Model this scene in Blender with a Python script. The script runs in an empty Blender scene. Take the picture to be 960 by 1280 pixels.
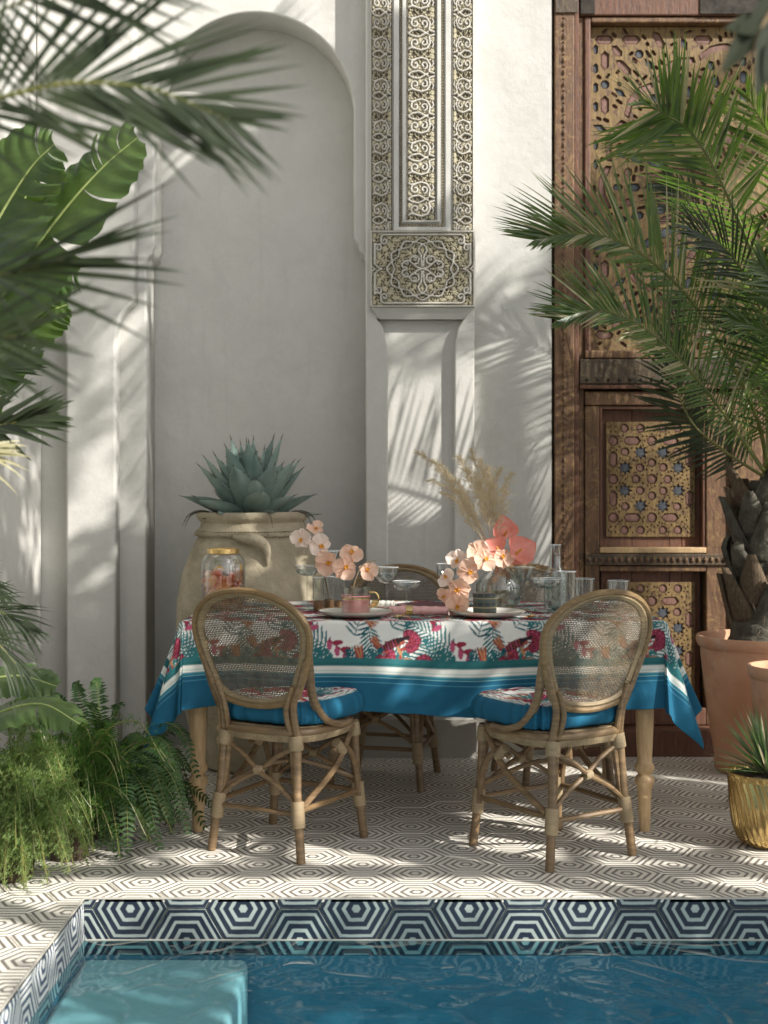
import bpy, bmesh, math, random
import numpy as np
from mathutils import Vector, Matrix, noise as mnoise
random.seed(7)
SC = bpy.context.scene
COL = SC.collection
rad = math.radians

# ---------------------------------------------------------------- camera
F = 1620.0
cam_d = bpy.data.cameras.new('camera'); cam = bpy.data.objects.new('camera', cam_d); COL.objects.link(cam)
cam.location = (0, 0, 1.18); cam.rotation_euler = (rad(90), 0, 0)
cam_d.sensor_fit = 'VERTICAL'; cam_d.sensor_height = 36.0; cam_d.lens = F / 1280 * 36
cam_d.shift_y = -18 / 1280; cam_d.clip_start = 0.05; cam_d.clip_end = 300
cam_d.dof.use_dof = True; cam_d.dof.focus_distance = 4.5; cam_d.dof.aperture_fstop = 2.7
SC.camera = cam
def P(px, py, d):            # a place in the courtyard measured from the photograph
    return Vector(((px - 480) * d / F, d, 1.18 - (py - 622) * d / F))

# ---------------------------------------------------------------- sky and sun
SUN = Vector((0.70, -0.44, 0.565)).normalized()      # towards the sun
W = bpy.data.worlds.new('World'); SC.world = W; W.use_nodes = True
wn = W.node_tree.nodes; wl = W.node_tree.links
bgn = wn['Background']; sky = wn.new('ShaderNodeTexSky'); sky.sky_type = 'NISHITA'; sky.sun_disc = False
sky.sun_elevation = math.asin(SUN.z); sky.sun_rotation = math.atan2(SUN.x, SUN.y)
sky.dust_density = 3.0; sky.air_density = 1.0; sky.ozone_density = 0.6
hs = wn.new('ShaderNodeHueSaturation'); hs.inputs['Saturation'].default_value = 0.16
wl.new(sky.outputs[0], hs.inputs['Color']); wl.new(hs.outputs[0], bgn.inputs['Color'])
bgn.inputs['Strength'].default_value = 0.105
sun_d = bpy.data.lights.new('sun', 'SUN'); sun_d.energy = 4.6; sun_d.angle = rad(0.55); sun_d.color = (1, 0.965, 0.90)
sun = bpy.data.objects.new('sun', sun_d); COL.objects.link(sun); sun.location = SUN * 30
sun.rotation_euler = SUN.to_track_quat('Z', 'Y').to_euler()
SC.view_settings.view_transform = 'Standard'; SC.view_settings.look = 'None'
SC.view_settings.exposure = 0.76; SC.view_settings.gamma = 1.0
SC.render.engine = 'CYCLES'
SC.cycles.max_bounces = 8; SC.cycles.transparent_max_bounces = 24

# ---------------------------------------------------------------- materials
MATS = {}
class NT:
    def __init__(s, name):
        s.m = bpy.data.materials.new(name); s.m.use_nodes = True
        s.n = s.m.node_tree.nodes; s.l = s.m.node_tree.links
        s.b = s.n['Principled BSDF']; s.out = s.n['Material Output']
    def new(s, t, **k):
        o = s.n.new(t)
        for a, v in k.items(): setattr(o, a, v)
        return o
    def coord(s, which='Object'):
        return s.new('ShaderNodeTexCoord').outputs[which]
    def noise(s, scale, detail=4, rough=.55, vec=None, stretch=None, dist=0):
        t = s.new('ShaderNodeTexNoise'); t.inputs['Scale'].default_value = scale
        t.inputs['Detail'].default_value = detail; t.inputs['Roughness'].default_value = rough
        t.inputs['Distortion'].default_value = dist
        v = vec or s.coord()
        if stretch:
            mp = s.new('ShaderNodeMapping'); mp.inputs['Scale'].default_value = stretch
            s.l.new(v, mp.inputs[0]); v = mp.outputs[0]
        s.l.new(v, t.inputs['Vector']); return t.outputs['Fac']
    def ramp(s, fac, stops, interp='LINEAR'):
        r = s.new('ShaderNodeValToRGB'); r.color_ramp.interpolation = interp
        e = r.color_ramp.elements
        while len(e) < len(stops): e.new(0.5)
        for i, (p, c) in enumerate(stops):
            e[i].position = p; e[i].color = (*c, 1) if len(c) == 3 else c
        s.l.new(fac, r.inputs[0]); return r.outputs[0]
    def mix(s, fac, a, b, mode='MIX'):
        m = s.new('ShaderNodeMix', data_type='RGBA', blend_type=mode)
        for sock, v in ((m.inputs[0], fac), (m.inputs[6], a), (m.inputs[7], b)):
            if isinstance(v, (int, float)): sock.default_value = v
            elif isinstance(v, tuple): sock.default_value = (*v, 1)
            else: s.l.new(v, sock)
        return m.outputs[2]
    def math(s, op, a, b=0.0, c=None):
        m = s.new('ShaderNodeMath', operation=op)
        for i, v in enumerate((a, b) if c is None else (a, b, c)):
            if isinstance(v, (int, float)): m.inputs[i].default_value = v
            else: s.l.new(v, m.inputs[i])
        return m.outputs[0]
    def bump(s, h, strength=.3, dist=.01):
        b = s.new('ShaderNodeBump'); b.inputs['Strength'].default_value = strength
        b.inputs['Distance'].default_value = dist
        s.l.new(h, b.inputs['Height']); s.l.new(b.outputs[0], s.b.inputs['Normal']); return b.outputs[0]
    def set(s, **k):
        for a, v in k.items():
            sock = s.b.inputs[a.replace('_', ' ')]
            if isinstance(v, (int, float)): sock.default_value = v
            elif isinstance(v, tuple): sock.default_value = (*v, 1)
            else: s.l.new(v, sock)
        return s

def mottled(name, c1, c2, scale=8, rough=.7, bs=.25, bd=.003, stretch=None, bscale=None, metal=0, spec=.4, detail=5):
    t = NT(name)
    n1 = t.noise(scale, detail, .6, stretch=stretch)
    c = t.ramp(n1, [(.3, c1), (.7, c2)])
    if name.startswith('rattan'):
        oi = t.new('ShaderNodeObjectInfo'); c = t.mix(t.math('MULTIPLY', oi.outputs['Random'], .55), c, tuple(x * 1.25 for x in c1))
    if name == 'terracotta':
        sl = t.ramp(t.noise(3.2, 7, .75, dist=.8), [(.50, (0,)*3), (.68, (1,)*3)]); c = t.mix(t.math('MULTIPLY', sl, .5), c, (.62, .50, .40))
        dk = t.ramp(t.noise(7, 5, .7), [(.58, (0,)*3), (.72, (1,)*3)]); c = t.mix(t.math('MULTIPLY', dk, .35), c, (.24, .13, .08))
    t.set(Base_Color=c, Roughness=rough, Metallic=metal)
    t.b.inputs['Specular IOR Level'].default_value = spec
    t.bump(t.noise(bscale or scale * 4, 4, .6, stretch=stretch), bs, bd)
    MATS[name] = t.m; return t.m

def plaster(name, a, b):
    t = NT(name)
    big = t.noise(1.1, 5, .55); mid = t.noise(7, 6, .65, dist=.6)
    c = t.ramp(big, [(.3, a), (.7, b)])
    c = t.mix(.35, c, t.ramp(mid, [(.3, tuple(x * .86 for x in a)), (.75, tuple(min(1, x * 1.05) for x in b))]))
    st = t.ramp(t.noise(5, 5, .7, stretch=(3.5, 3.5, .22)), [(.56, (0,)*3), (.80, (1,)*3)])
    c = t.mix(t.math('MULTIPLY', st, .22), c, tuple(x * .62 for x in a))
    cr = t.noise(2.4, 7, .72, dist=1.4); cr = t.ramp(t.math('ABSOLUTE', t.math('SUBTRACT', cr, .5)), [(.0, (1,)*3), (.006, (0,)*3)])
    c = t.mix(t.math('MULTIPLY', cr, .16), c, tuple(x * .5 for x in a))
    t.set(Base_Color=c, Roughness=t.ramp(mid, [(.3, (.5,)*3), (.8, (.72,)*3)]))
    t.b.inputs['Specular IOR Level'].default_value = .35
    h = t.math('ADD', t.math('MULTIPLY', t.noise(3, 3, .5), 1.6), t.math('MULTIPLY', t.noise(26, 5, .7), .35))
    t.bump(h, .45, .014)
    MATS[name] = t.m; return t.m
plaster('plaster', (.50, .488, .45), (.58, .567, .53))
plaster('plaster_grey', (.30, .285, .25), (.38, .36, .32))
plaster('pool_plaster', (.075, .20, .27), (.10, .24, .31))
plaster('ledge_plaster', (.62, .66, .64), (.70, .73, .71))
mottled('cement', (.42, .39, .34), (.5, .47, .41), 6, .85)
mottled('grout', (.16, .14, .11), (.24, .21, .17), 30, .9)
mottled('soil', (.03, .02, .012), (.07, .05, .03), 40, .95, .8, .01)

def wood(name, dark, light, speck, speck_amt=.5, stretch=(9, 9, 1.3)):
    t = NT(name)
    g = t.noise(9, 6, .7, stretch=stretch, dist=.4)
    c = t.ramp(g, [(.3, dark), (.68, light)])
    s = t.noise(26, 5, .75, dist=.8)
    m = t.ramp(s, [(.52, (0, 0, 0)), (.62, (1, 1, 1))])
    mm = t.math('MULTIPLY', m, speck_amt)
    c = t.mix(mm, c, speck)
    s2 = t.ramp(t.noise(60, 3, .8), [(.66, (0, 0, 0)), (.74, (1, 1, 1))])
    c = t.mix(t.math('MULTIPLY', s2, .35), c, (.45, .37, .26))
    t.set(Base_Color=c, Roughness=t.ramp(g, [(.2, (.45,)*3), (.8, (.7,)*3)]))
    h = t.math('ADD', g, t.math('MULTIPLY', s, .7))
    t.bump(h, .55, .006)
    MATS[name] = t.m; return t.m
wood('old_wood', (.048, .024, .012), (.19, .095, .042), (.30, .19, .07), .55)
wood('red_wood', (.06, .026, .015), (.18, .075, .038), (.10, .05, .03), .5)
wood('dark_wood', (.03, .02, .012), (.10, .065, .035), (.20, .15, .07), .5)
wood('pale_wood', (.42, .27, .13), (.60, .42, .23), (.66, .5, .32), .25, (6, 6, 1.0))
wood('yellow_paint', (.10, .058, .02), (.27, .175, .06), (.08, .035, .02), .85)
wood('plum_paint', (.12, .055, .04), (.25, .13, .095), (.06, .04, .035), .5)
wood('ink_paint', (.025, .03, .045), (.06, .07, .085), (.16, .13, .1), .3)
mottled('iron', (.02, .018, .015), (.06, .05, .04), 30, .6, .5, metal=.6)

def hex_tile(name, light, dark, thr, edge=.05, wear=.35):
    t = NT(name)
    uv = t.coord('UV'); sep = t.new('ShaderNodeSeparateXYZ')
    nz = t.new('ShaderNodeTexNoise'); nz.inputs['Scale'].default_value = 30
    t.l.new(t.coord(), nz.inputs['Vector'])
    t.l.new(uv, sep.inputs[0])
    ax = t.math('ABSOLUTE', sep.outputs[0]); ay = t.math('ABSOLUTE', sep.outputs[1])
    h = t.math('MAXIMUM', ay, t.math('ADD', t.math('MULTIPLY', ax, .8660), t.math('MULTIPLY', ay, .5)))
    h = t.math('ADD', h, t.math('MULTIPLY', t.math('SUBTRACT', nz.outputs['Fac'], .5), .035))
    stops = [(0, (1, 1, 1))]
    on = True
    for p in thr:
        a = (1, 1, 1) if on else (0, 0, 0); b = (0, 0, 0) if on else (1, 1, 1)
        stops += [(max(0, p - .012), a), (p + .012, b)]; on = not on
    m = t.ramp(h, stops[1:])
    wn_ = t.noise(5, 6, .7)
    oi = t.new('ShaderNodeObjectInfo')
    lt = t.mix(t.math('MULTIPLY', oi.outputs['Random'], .55), light, tuple(x * .72 for x in light))
    lt = t.mix(t.math('MULTIPLY', wn_, wear), lt, tuple(x * .65 for x in light))
    dk = t.mix(t.ramp(wn_, [(.45, (0, 0, 0)), (.75, (wear,)*3)]), dark, tuple(min(1, x * 2 + .05) for x in dark))
    t.set(Base_Color=t.mix(m, dk, lt), Roughness=t.ramp(wn_, [(.3, (.42,)*3), (.75, (.68,)*3)]))
    t.bump(t.noise(40, 5, .7), .15, .002)
    MATS[name] = t.m
THR = [.13, .25, .38, .50, .62, .74, .86, .95]
hex_tile('floor_tile', (.88, .83, .73), (.17, .15, .13), [.12, .22, .37, .47, .61, .71, .86, .945])
hex_tile('pool_tile', (.36, .41, .38), (.007, .014, .030), [.12, .28, .39, .54, .63, .78, .87, .975], wear=.2)
hex_tile('side_tile', (.72, .72, .68), (.05, .07, .12), [.13, .26, .39, .52, .64, .76, .885, .96], wear=.2)

def leafm(name, c1, c2, trans=.35, rough=.42, spec=.5, scale=6, tc=None):
    t = NT(name)
    n = t.noise(scale, 3, .6); oi = t.new('ShaderNodeObjectInfo')
    c = t.ramp(n, [(.3, c1), (.72, c2)])
    t.set(Base_Color=c, Roughness=rough); t.b.inputs['Specular IOR Level'].default_value = spec
    if trans:
        tr = t.new('ShaderNodeBsdfTranslucent')
        t.l.new(t.mix(1.0, c, tc or (1.9, 2.3, .7), 'MULTIPLY'), tr.inputs[0])
        mx = t.new('ShaderNodeMixShader'); mx.inputs[0].default_value = trans
        t.l.new(t.b.outputs[0], mx.inputs[1]); t.l.new(tr.outputs[0], mx.inputs[2])
        t.l.new(mx.outputs[0], t.out.inputs[0])
    MATS[name] = t.m; return t.m
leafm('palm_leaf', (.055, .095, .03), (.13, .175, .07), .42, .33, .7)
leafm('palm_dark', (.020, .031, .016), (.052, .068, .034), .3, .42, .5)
leafm('palm_tip', (.33, .31, .18), (.47, .43, .28), .3, tc=(1.3, 1.3, .9))
leafm('banana_leaf', (.05, .10, .028), (.11, .19, .055), .38, .4, .5, 9)
leafm('fern_leaf', (.02, .05, .018), (.055, .10, .032), .32, .55, .3)
leafm('asparagus_leaf', (.16, .225, .085), (.28, .345, .165), .35, .6, .3)
leafm('agave_leaf', (.11, .18, .16), (.30, .37, .32), 0, .55, .35, 5)
leafm('yucca_leaf', (.09, .15, .08), (.22, .28, .16), .2)
leafm('dry_grass', (.56, .48, .33), (.74, .65, .49), .35, .8, .2, 12, (1.2, 1.15, 1.0))
leafm('petal_peach', (.80, .52, .38), (.88, .68, .55), .35, .55, .3, 30, (1.1, 1.0, .9))
leafm('petal_pale', (.86, .70, .60), (.90, .80, .72), .35, .55, .3, 30, (1.1, 1.05, 1.0))
leafm('petal_coral', (.80, .22, .16), (.86, .40, .32), .3, .25, .7, 14, (1.15, .9, .8))
leafm('petal_heart', (.62, .27, .03), (.72, .38, .05), .1, .6)
leafm('stem_green', (.10, .13, .03), (.22, .2, .06), .1)
mottled('twig', (.12, .08, .04), (.3, .22, .12), 30, .8)
mottled('rattan', (.10, .062, .03), (.28, .18, .088), 14, .42, .4, .002, (1, 1, 6), spec=.5)
mottled('rattan_wrap', (.21, .155, .088), (.36, .275, .165), 40, .6, .6, .002, (.5, .5, 9))
mottled('rattan_dark', (.14, .085, .035), (.28, .19, .09), 30, .5, .5, .002, (1, 1, 4))
mottled('cane', (.065, .047, .026), (.17, .125, .07), 40, .6, .3, .001)
mottled('clay', (.24, .205, .135), (.46, .40, .29), 5, .9, 1.0, .014, bscale=15)
mottled('terracotta', (.46, .22, .12), (.60, .34, .21), 4, .8, .3, .003, bscale=30)
mottled('trunk_bark', (.035, .03, .022), (.13, .12, .09), 14, .85, .7, .01)
mottled('palm_fibre', (.07, .045, .028), (.22, .16, .1), 25, .9, .8, .01, (6, 6, 1))
mottled('gold', (.48, .33, .13), (.64, .47, .21), 12, .2, .15, .002, metal=1)
mottled('gold_plain', (.75, .52, .2), (.8, .6, .28), 12, .25, .1, .001, metal=1)
mottled('plate', (.50, .49, .44), (.58, .56, .50), 30, .35, .15, .001)
mottled('napkin', (.62, .33, .31), (.72, .44, .41), 90, .8, .3, .001)
mottled('napkin_dark', (.12, .05, .06), (.18, .08, .09), 90, .8)
mottled('amber_wood', (.12, .06, .025), (.24, .13, .05), 30, .45)
mottled('fruit_red', (.75, .16, .07), (.85, .35, .15), 30, .3)
mottled('fruit_orange', (.85, .42, .07), (.9, .6, .18), 40, .35)
mottled('fruit_pale', (.85, .62, .48), (.9, .74, .62), 40, .35)
mottled('berry', (.05, .01, .02), (.1, .02, .03), 40, .3)
mottled('pink_juice', (.75, .25, .24), (.82, .38, .35), 20, .3)
mottled('cushion_blue', (.012, .15, .27), (.02, .20, .34), 60, .8, .3, .001)

def glass(name, tint=(1, 1, 1), lo=.04, hi=.7, rough=.02):
    t = NT(name)
    tr = t.new('ShaderNodeBsdfTransparent'); tr.inputs[0].default_value = (*tint, 1)
    gl = t.new('ShaderNodeBsdfGlossy'); gl.inputs['Roughness'].default_value = rough
    lw = t.new('ShaderNodeLayerWeight'); lw.inputs[0].default_value = .35
    f = t.ramp(lw.outputs['Facing'], [(.0, (lo,)*3), (.45, (lo + .12,)*3), (.75, (lo + .45,)*3), (1, (hi,)*3)])
    mx = t.new('ShaderNodeMixShader'); t.l.new(f, mx.inputs[0])
    t.l.new(tr.outputs[0], mx.inputs[1]); t.l.new(gl.outputs[0], mx.inputs[2]); t.l.new(mx.outputs[0], t.out.inputs[0])
    MATS[name] = t.m; return t.m
glass('glass', (.93, .95, .945), .09, .95)
t = NT('rim_highlight'); t.set(Base_Color=(.85, .88, .87), Roughness=.08); t.b.inputs['Alpha'].default_value = .55; MATS['rim_highlight'] = t.m  # whitish ring: the bright highlight on glass rims put into colour
glass('glass_fill', (.86, .9, .88), .1, .6)
glass('pink_glass', (.95, .72, .64), .06, .6)

def water_mat():
    t = NT('water')
    tr = t.new('ShaderNodeBsdfTransparent'); tr.inputs[0].default_value = (.50, .74, .79, 1)
    gl = t.new('ShaderNodeBsdfGlossy'); gl.inputs['Roughness'].default_value = .015
    fr = t.new('ShaderNodeLayerWeight'); fr.inputs[0].default_value = .5
    rg_ = t.math('ABSOLUTE', t.math('SUBTRACT', t.noise(1.5, 1, .4, dist=3.2), .5)); rg_ = t.math('POWER', t.math('SUBTRACT', 1.0, rg_), 22.0)
    h = t.math('ADD', t.math('MULTIPLY', rg_, .75), t.math('ADD', t.noise(2.6, 2, .45, stretch=(1, 1.6, 1), dist=1.6), t.math('MULTIPLY', t.noise(7, 1, .4, dist=1.2), .03)))
    b = t.new('ShaderNodeBump'); b.inputs['Strength'].default_value = .22; b.inputs['Distance'].default_value = .04
    t.l.new(h, b.inputs['Height'])
    t.l.new(b.outputs[0], gl.inputs['Normal']); t.l.new(b.outputs[0], fr.inputs['Normal'])
    sch = t.math('ADD', t.math('MULTIPLY', t.math('POWER', fr.outputs['Facing'], 5.0), .98), .02)
    mx = t.new('ShaderNodeMixShader'); t.l.new(sch, mx.inputs[0])
    t.l.new(tr.outputs[0], mx.inputs[1]); t.l.new(gl.outputs[0], mx.inputs[2]); t.l.new(mx.outputs[0], t.out.inputs[0])
    MATS['water'] = t.m
water_mat()

def attr_mat(name, rough=.8, bs=.2, weave=700, bd=.0008, trans=0):
    t = NT(name)
    a = t.new('ShaderNodeVertexColor'); a.layer_name = 'paint'
    n = t.noise(14, 5, .7)
    c = t.mix(.25, a.outputs[0], t.mix(1.0, a.outputs[0], t.ramp(n, [(.3, (.75,)*3), (.8, (1.1,)*3)]), 'MULTIPLY'))
    t.set(Base_Color=c, Roughness=rough); t.b.inputs['Specular IOR Level'].default_value = .25
    t.bump(t.noise(weave, 2, .5), bs, bd)
    MATS[name] = t.m
attr_mat('printed_cotton')
tt_ = MATS['printed_cotton'].node_tree; bn_ = [n for n in tt_.nodes if n.type == 'BUMP'][0]
nb_ = tt_.nodes.new('ShaderNodeTexNoise'); nb_.inputs['Scale'].default_value = 6; nb_.inputs['Detail'].default_value = 3; nb_.inputs['Distortion'].default_value = 1.0
cb_ = tt_.nodes.new('ShaderNodeTexCoord'); tt_.links.new(cb_.outputs['Object'], nb_.inputs['Vector'])
b2_ = tt_.nodes.new('ShaderNodeBump'); b2_.inputs['Strength'].default_value = .5; b2_.inputs['Distance'].default_value = .012
tt_.links.new(nb_.outputs['Fac'], b2_.inputs['Height']); tt_.links.new(b2_.outputs[0], bn_.inputs['Normal'])
attr_mat('carved_stucco', .85, .3, 90, .002)

# ---------------------------------------------------------------- mesh helpers
class MB:
    def __init__(s): s.v = []; s.f = []; s.m = []; s.uv = None
    def add(s, vs, fs, mi=0):
        o = len(s.v); s.v += [tuple(v) for v in vs]; s.f += [tuple(i + o for i in f) for f in fs]; s.m += [mi] * len(fs)
    def box(s, x0, x1, y0, y1, z0, z1, mi=0):
        s.add([(x0,y0,z0),(x1,y0,z0),(x1,y1,z0),(x0,y1,z0),(x0,y0,z1),(x1,y0,z1),(x1,y1,z1),(x0,y1,z1)],
              [(0,3,2,1),(4,5,6,7),(0,1,5,4),(1,2,6,5),(2,3,7,6),(3,0,4,7)], mi)
    def lathe(s, prof, n=32, c=(0,0,0), mi=0, flute=0, nf=0, twist=0, cap=False):
        rows = []
        for j, (r, z) in enumerate(prof):
            row = []
            for i in range(n):
                a = 2 * math.pi * i / n
                rr = r * (1 + (flute * math.cos(nf * a + twist * z) if nf else 0))
                row.append((c[0] + rr * math.cos(a), c[1] + rr * math.sin(a), c[2] + z))
            rows.append(row)
        vs = [v for r in rows for v in r]; fs = []
        for j in range(len(prof) - 1):
            for i in range(n):
                k = (i + 1) % n
                fs.append((j*n+i, j*n+k, (j+1)*n+k, (j+1)*n+i))
        if cap: fs.append(tuple(range(n))[::-1]); fs.append(tuple((len(prof)-1)*n + i for i in range(n)))
        s.add(vs, fs, mi)
    def tube(s, pts, r, n=8, mi=0, cap=True):
        pts = [Vector(p) for p in pts]; N = len(pts)
        rr = r if isinstance(r, (list, tuple)) else [r] * N
        t0 = (pts[1] - pts[0]).normalized()
        up = Vector((0, 0, 1)) if abs(t0.z) < .9 else Vector((1, 0, 0))
        a = t0.cross(up).normalized(); vs = []
        for i in range(N):
            t = (pts[min(i+1, N-1)] - pts[max(i-1, 0)]).normalized()
            a = (a - t * a.dot(t)).normalized(); b = t.cross(a)
            for k in range(n):
                th = 2 * math.pi * k / n
                vs.append(pts[i] + (a * math.cos(th) + b * math.sin(th)) * rr[i])
        fs = [(i*n+k, i*n+(k+1)%n, (i+1)*n+(k+1)%n, (i+1)*n+k) for i in range(N-1) for k in range(n)]
        if cap: fs += [tuple(range(n))[::-1], tuple((N-1)*n+k for k in range(n))]
        s.add(vs, fs, mi)
    def prism(s, poly, y0, y1, mi=0, bevel=.0):   # poly in x,z; raised towards -y (y1<y0 = front)
        n = len(poly); cx = sum(p[0] for p in poly)/n; cz = sum(p[1] for p in poly)/n
        k = 1 - bevel
        vs = [(x, y0, z) for x, z in poly] + [(x, (y0+3*y1)/4, z) for x, z in poly] + [(cx+(x-cx)*k, y1, cz+(z-cz)*k) for x, z in poly]
        fs = [(i, (i+1)%n, n+(i+1)%n, n+i) for i in range(n)] + [(n+i, n+(i+1)%n, 2*n+(i+1)%n, 2*n+i) for i in range(n)]
        fs.append(tuple(2*n+i for i in range(n)))
        s.add(vs, fs, mi)
    def mesh(s, name, mats, smooth=True, angle=40):
        me = bpy.data.meshes.new(name); me.from_pydata(s.v, [], s.f); me.update()
        mats = mats if isinstance(mats, (list, tuple)) else [mats]
        for m in mats: me.materials.append(MATS[m])
        if len(mats) > 1: me.polygons.foreach_set('material_index', s.m)
        if smooth:
            me.polygons.foreach_set('use_smooth', [True]*len(me.polygons))
            try: me.set_sharp_from_angle(angle=rad(angle))
            except Exception: pass
        return me
    def obj(s, name, mats, parent=None, smooth=True, angle=40, **k):
        return link(name, s.mesh(name, mats, smooth, angle), parent, **k)

def link(name, me, parent=None, loc=None, rot=None, label=None, cat=None, group=None, kind=None):
    o = bpy.data.objects.new(name, me); COL.objects.link(o)
    if parent: o.parent = parent
    if loc is not None: o.location = loc
    if rot is not None: o.rotation_euler = rot
    if label: o['label'] = label
    if cat: o['category'] = cat
    if group: o['group'] = group
    if kind: o['kind'] = kind
    return o
def thing(name, label, cat, loc=(0,0,0), rz=0, group=None):
    return link(name, None, None, loc, (0,0,rz), label, cat, group)
def copy_tree(o, parent=None):
    c = o.copy(); COL.objects.link(c); c.parent = parent
    for ch in list(CH.get(o.name, [x for x in bpy.data.objects if x.parent == o])): copy_tree(ch, c)
    return c
CH = {}
def bevel_mesh(me, w, seg=2, ang=35):
    bm = bmesh.new(); bm.from_mesh(me)
    es = [e for e in bm.edges if len(e.link_faces) == 2 and e.calc_face_angle(0) > rad(ang)]
    bmesh.ops.bevel(bm, geom=es, offset=w, segments=seg, affect='EDGES', profile=.5, clamp_overlap=True)
    bm.to_mesh(me); bm.free(); return me
def slab(name, outlines, y_back, y_front, mat, parent=None, bevel=.006, **k):
    """a plate in the x,z plane with holes and rounded arrises; front faces -y"""
    cu = bpy.data.curves.new(name, 'CURVE'); cu.dimensions = '2D'; cu.fill_mode = 'BOTH'
    th = (y_back - y_front) / 2; cu.extrude = max(.0005, th - bevel); cu.bevel_depth = bevel; cu.bevel_resolution = 2; cu.offset = -bevel
    for o in outlines:
        sp = cu.splines.new('POLY'); sp.points.add(len(o) - 1)
        for p, (x, z) in zip(sp.points, o): p.co = (x, z, 0, 1)
        sp.use_cyclic_u = True
    tmp = bpy.data.objects.new('tmp', cu); COL.objects.link(tmp)
    me = bpy.data.meshes.new_from_object(tmp.evaluated_get(bpy.context.evaluated_depsgraph_get()))
    bpy.data.objects.remove(tmp); bpy.data.curves.remove(cu)
    me.transform(Matrix.Rotation(rad(90), 4, 'X')); me.transform(Matrix.Translation((0, (y_back + y_front)/2, 0)))
    me.materials.clear(); me.materials.append(MATS[mat])
    return link(name, me, parent, **k)
def catmull(pts, n=8):
    pts = [Vector(p) for p in pts]; q = [pts[0]*2 - pts[1]] + pts + [pts[-1]*2 - pts[-2]]; out = []
    for i in range(1, len(q) - 2):
        for k in range(n):
            t = k / n
            out.append(.5*((2*q[i]) + (q[i+1]-q[i-1])*t + (2*q[i-1]-5*q[i]+4*q[i+1]-q[i+2])*t*t + (-q[i-1]+3*q[i]-3*q[i+1]+q[i+2])*t**3))
    out.append(pts[-1]); return out
def arc(cx, cz, r, a0, a1, n=16, rz=None):
    rz = rz or r
    return [(cx + r*math.cos(rad(a0+(a1-a0)*i/n)), cz + rz*math.sin(rad(a0+(a1-a0)*i/n))) for i in range(n+1)]
# ================================================================ ARCHITECTURE
WY = 5.97
def fx(px, d=WY): return (px - 480) * d / F
def fz(py, d=WY): return 1.18 - (py - 622) * d / F

# ---------------------------------------------------------------- floor and tiles
HR = .111; HA = HR * math.sqrt(3) / 2
def hex_pts(cx, cy, r=HR - .0019): return [(cx + r*math.cos(rad(60*k)), cy + r*math.sin(rad(60*k))) for k in range(6)]
def clip(poly, x0, x1, y0, y1):
    for ax, lim, sg in ((0, x0, 1), (0, x1, -1), (1, y0, 1), (1, y1, -1)):
        out = []
        for i in range(len(poly)):
            a, b = poly[i-1], poly[i]; da = sg*(a[ax]-lim); db = sg*(b[ax]-lim)
            if da >= 0: out.append(a)
            if (da >= 0) != (db >= 0):
                t = da/(da-db); out.append((a[0]+(b[0]-a[0])*t, a[1]+(b[1]-a[1])*t))
        poly = out
        if len(poly) < 3: return []
    return poly
def tile_mesh(poly, mat, th=.012, bv=.0012):
    """polygon in local x,y (tile centre at 0,0): top face + bevel + sides; uv = local position / apothem"""
    n = len(poly); mx = sum(p[0] for p in poly)/n; my = sum(p[1] for p in poly)/n
    def sh(p):
        d = math.hypot(p[0]-mx, p[1]-my) or 1; k = max(.2, 1 - bv*1.3/d); return (mx+(p[0]-mx)*k, my+(p[1]-my)*k)
    vs = [(*sh(p), 0) for p in poly] + [(*p, -bv) for p in poly] + [(*p, -th) for p in poly]
    fs = [tuple(range(n))] + [(n+i, n+(i+1)%n, (i+1)%n, i) for i in range(n)] + [(2*n+i, 2*n+(i+1)%n, n+(i+1)%n, n+i) for i in range(n)]
    me = bpy.data.meshes.new('tile'); me.from_pydata(vs, [], fs); me.update()
    uv = me.uv_layers.new(name='UVMap')
    for l in me.loops:
        co = me.vertices[l.vertex_index].co; uv.data[l.index].uv = (co.x/HA, co.y/HA)
    me.materials.append(MATS[mat]); return me
def area(poly): return abs(sum(poly[i-1][0]*poly[i][1]-poly[i][0]*poly[i-1][1] for i in range(len(poly))))/2

POOL_Y = 3.82; POOL_X = -.884
m = MB()
m.box(-14, 14, POOL_Y + .012, 14, -1.6, -.0125); m.box(-14, POOL_X - .012, -9, POOL_Y + .0119, -1.6, -.0126)
m.box(4.2, 14, -9, POOL_Y + .0119, -1.6, -.0126); m.box(POOL_X - .012, 4.2, -9, -2.2, -1.6, -.0126)
terrace = m.obj('terrace', 'grout', None, kind='structure', smooth=False)
far = MB(); far.box(-60, 60, -60, 60, -1.75, -1.65)
far.obj('ground', 'cement', None, kind='structure', smooth=False)

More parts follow.
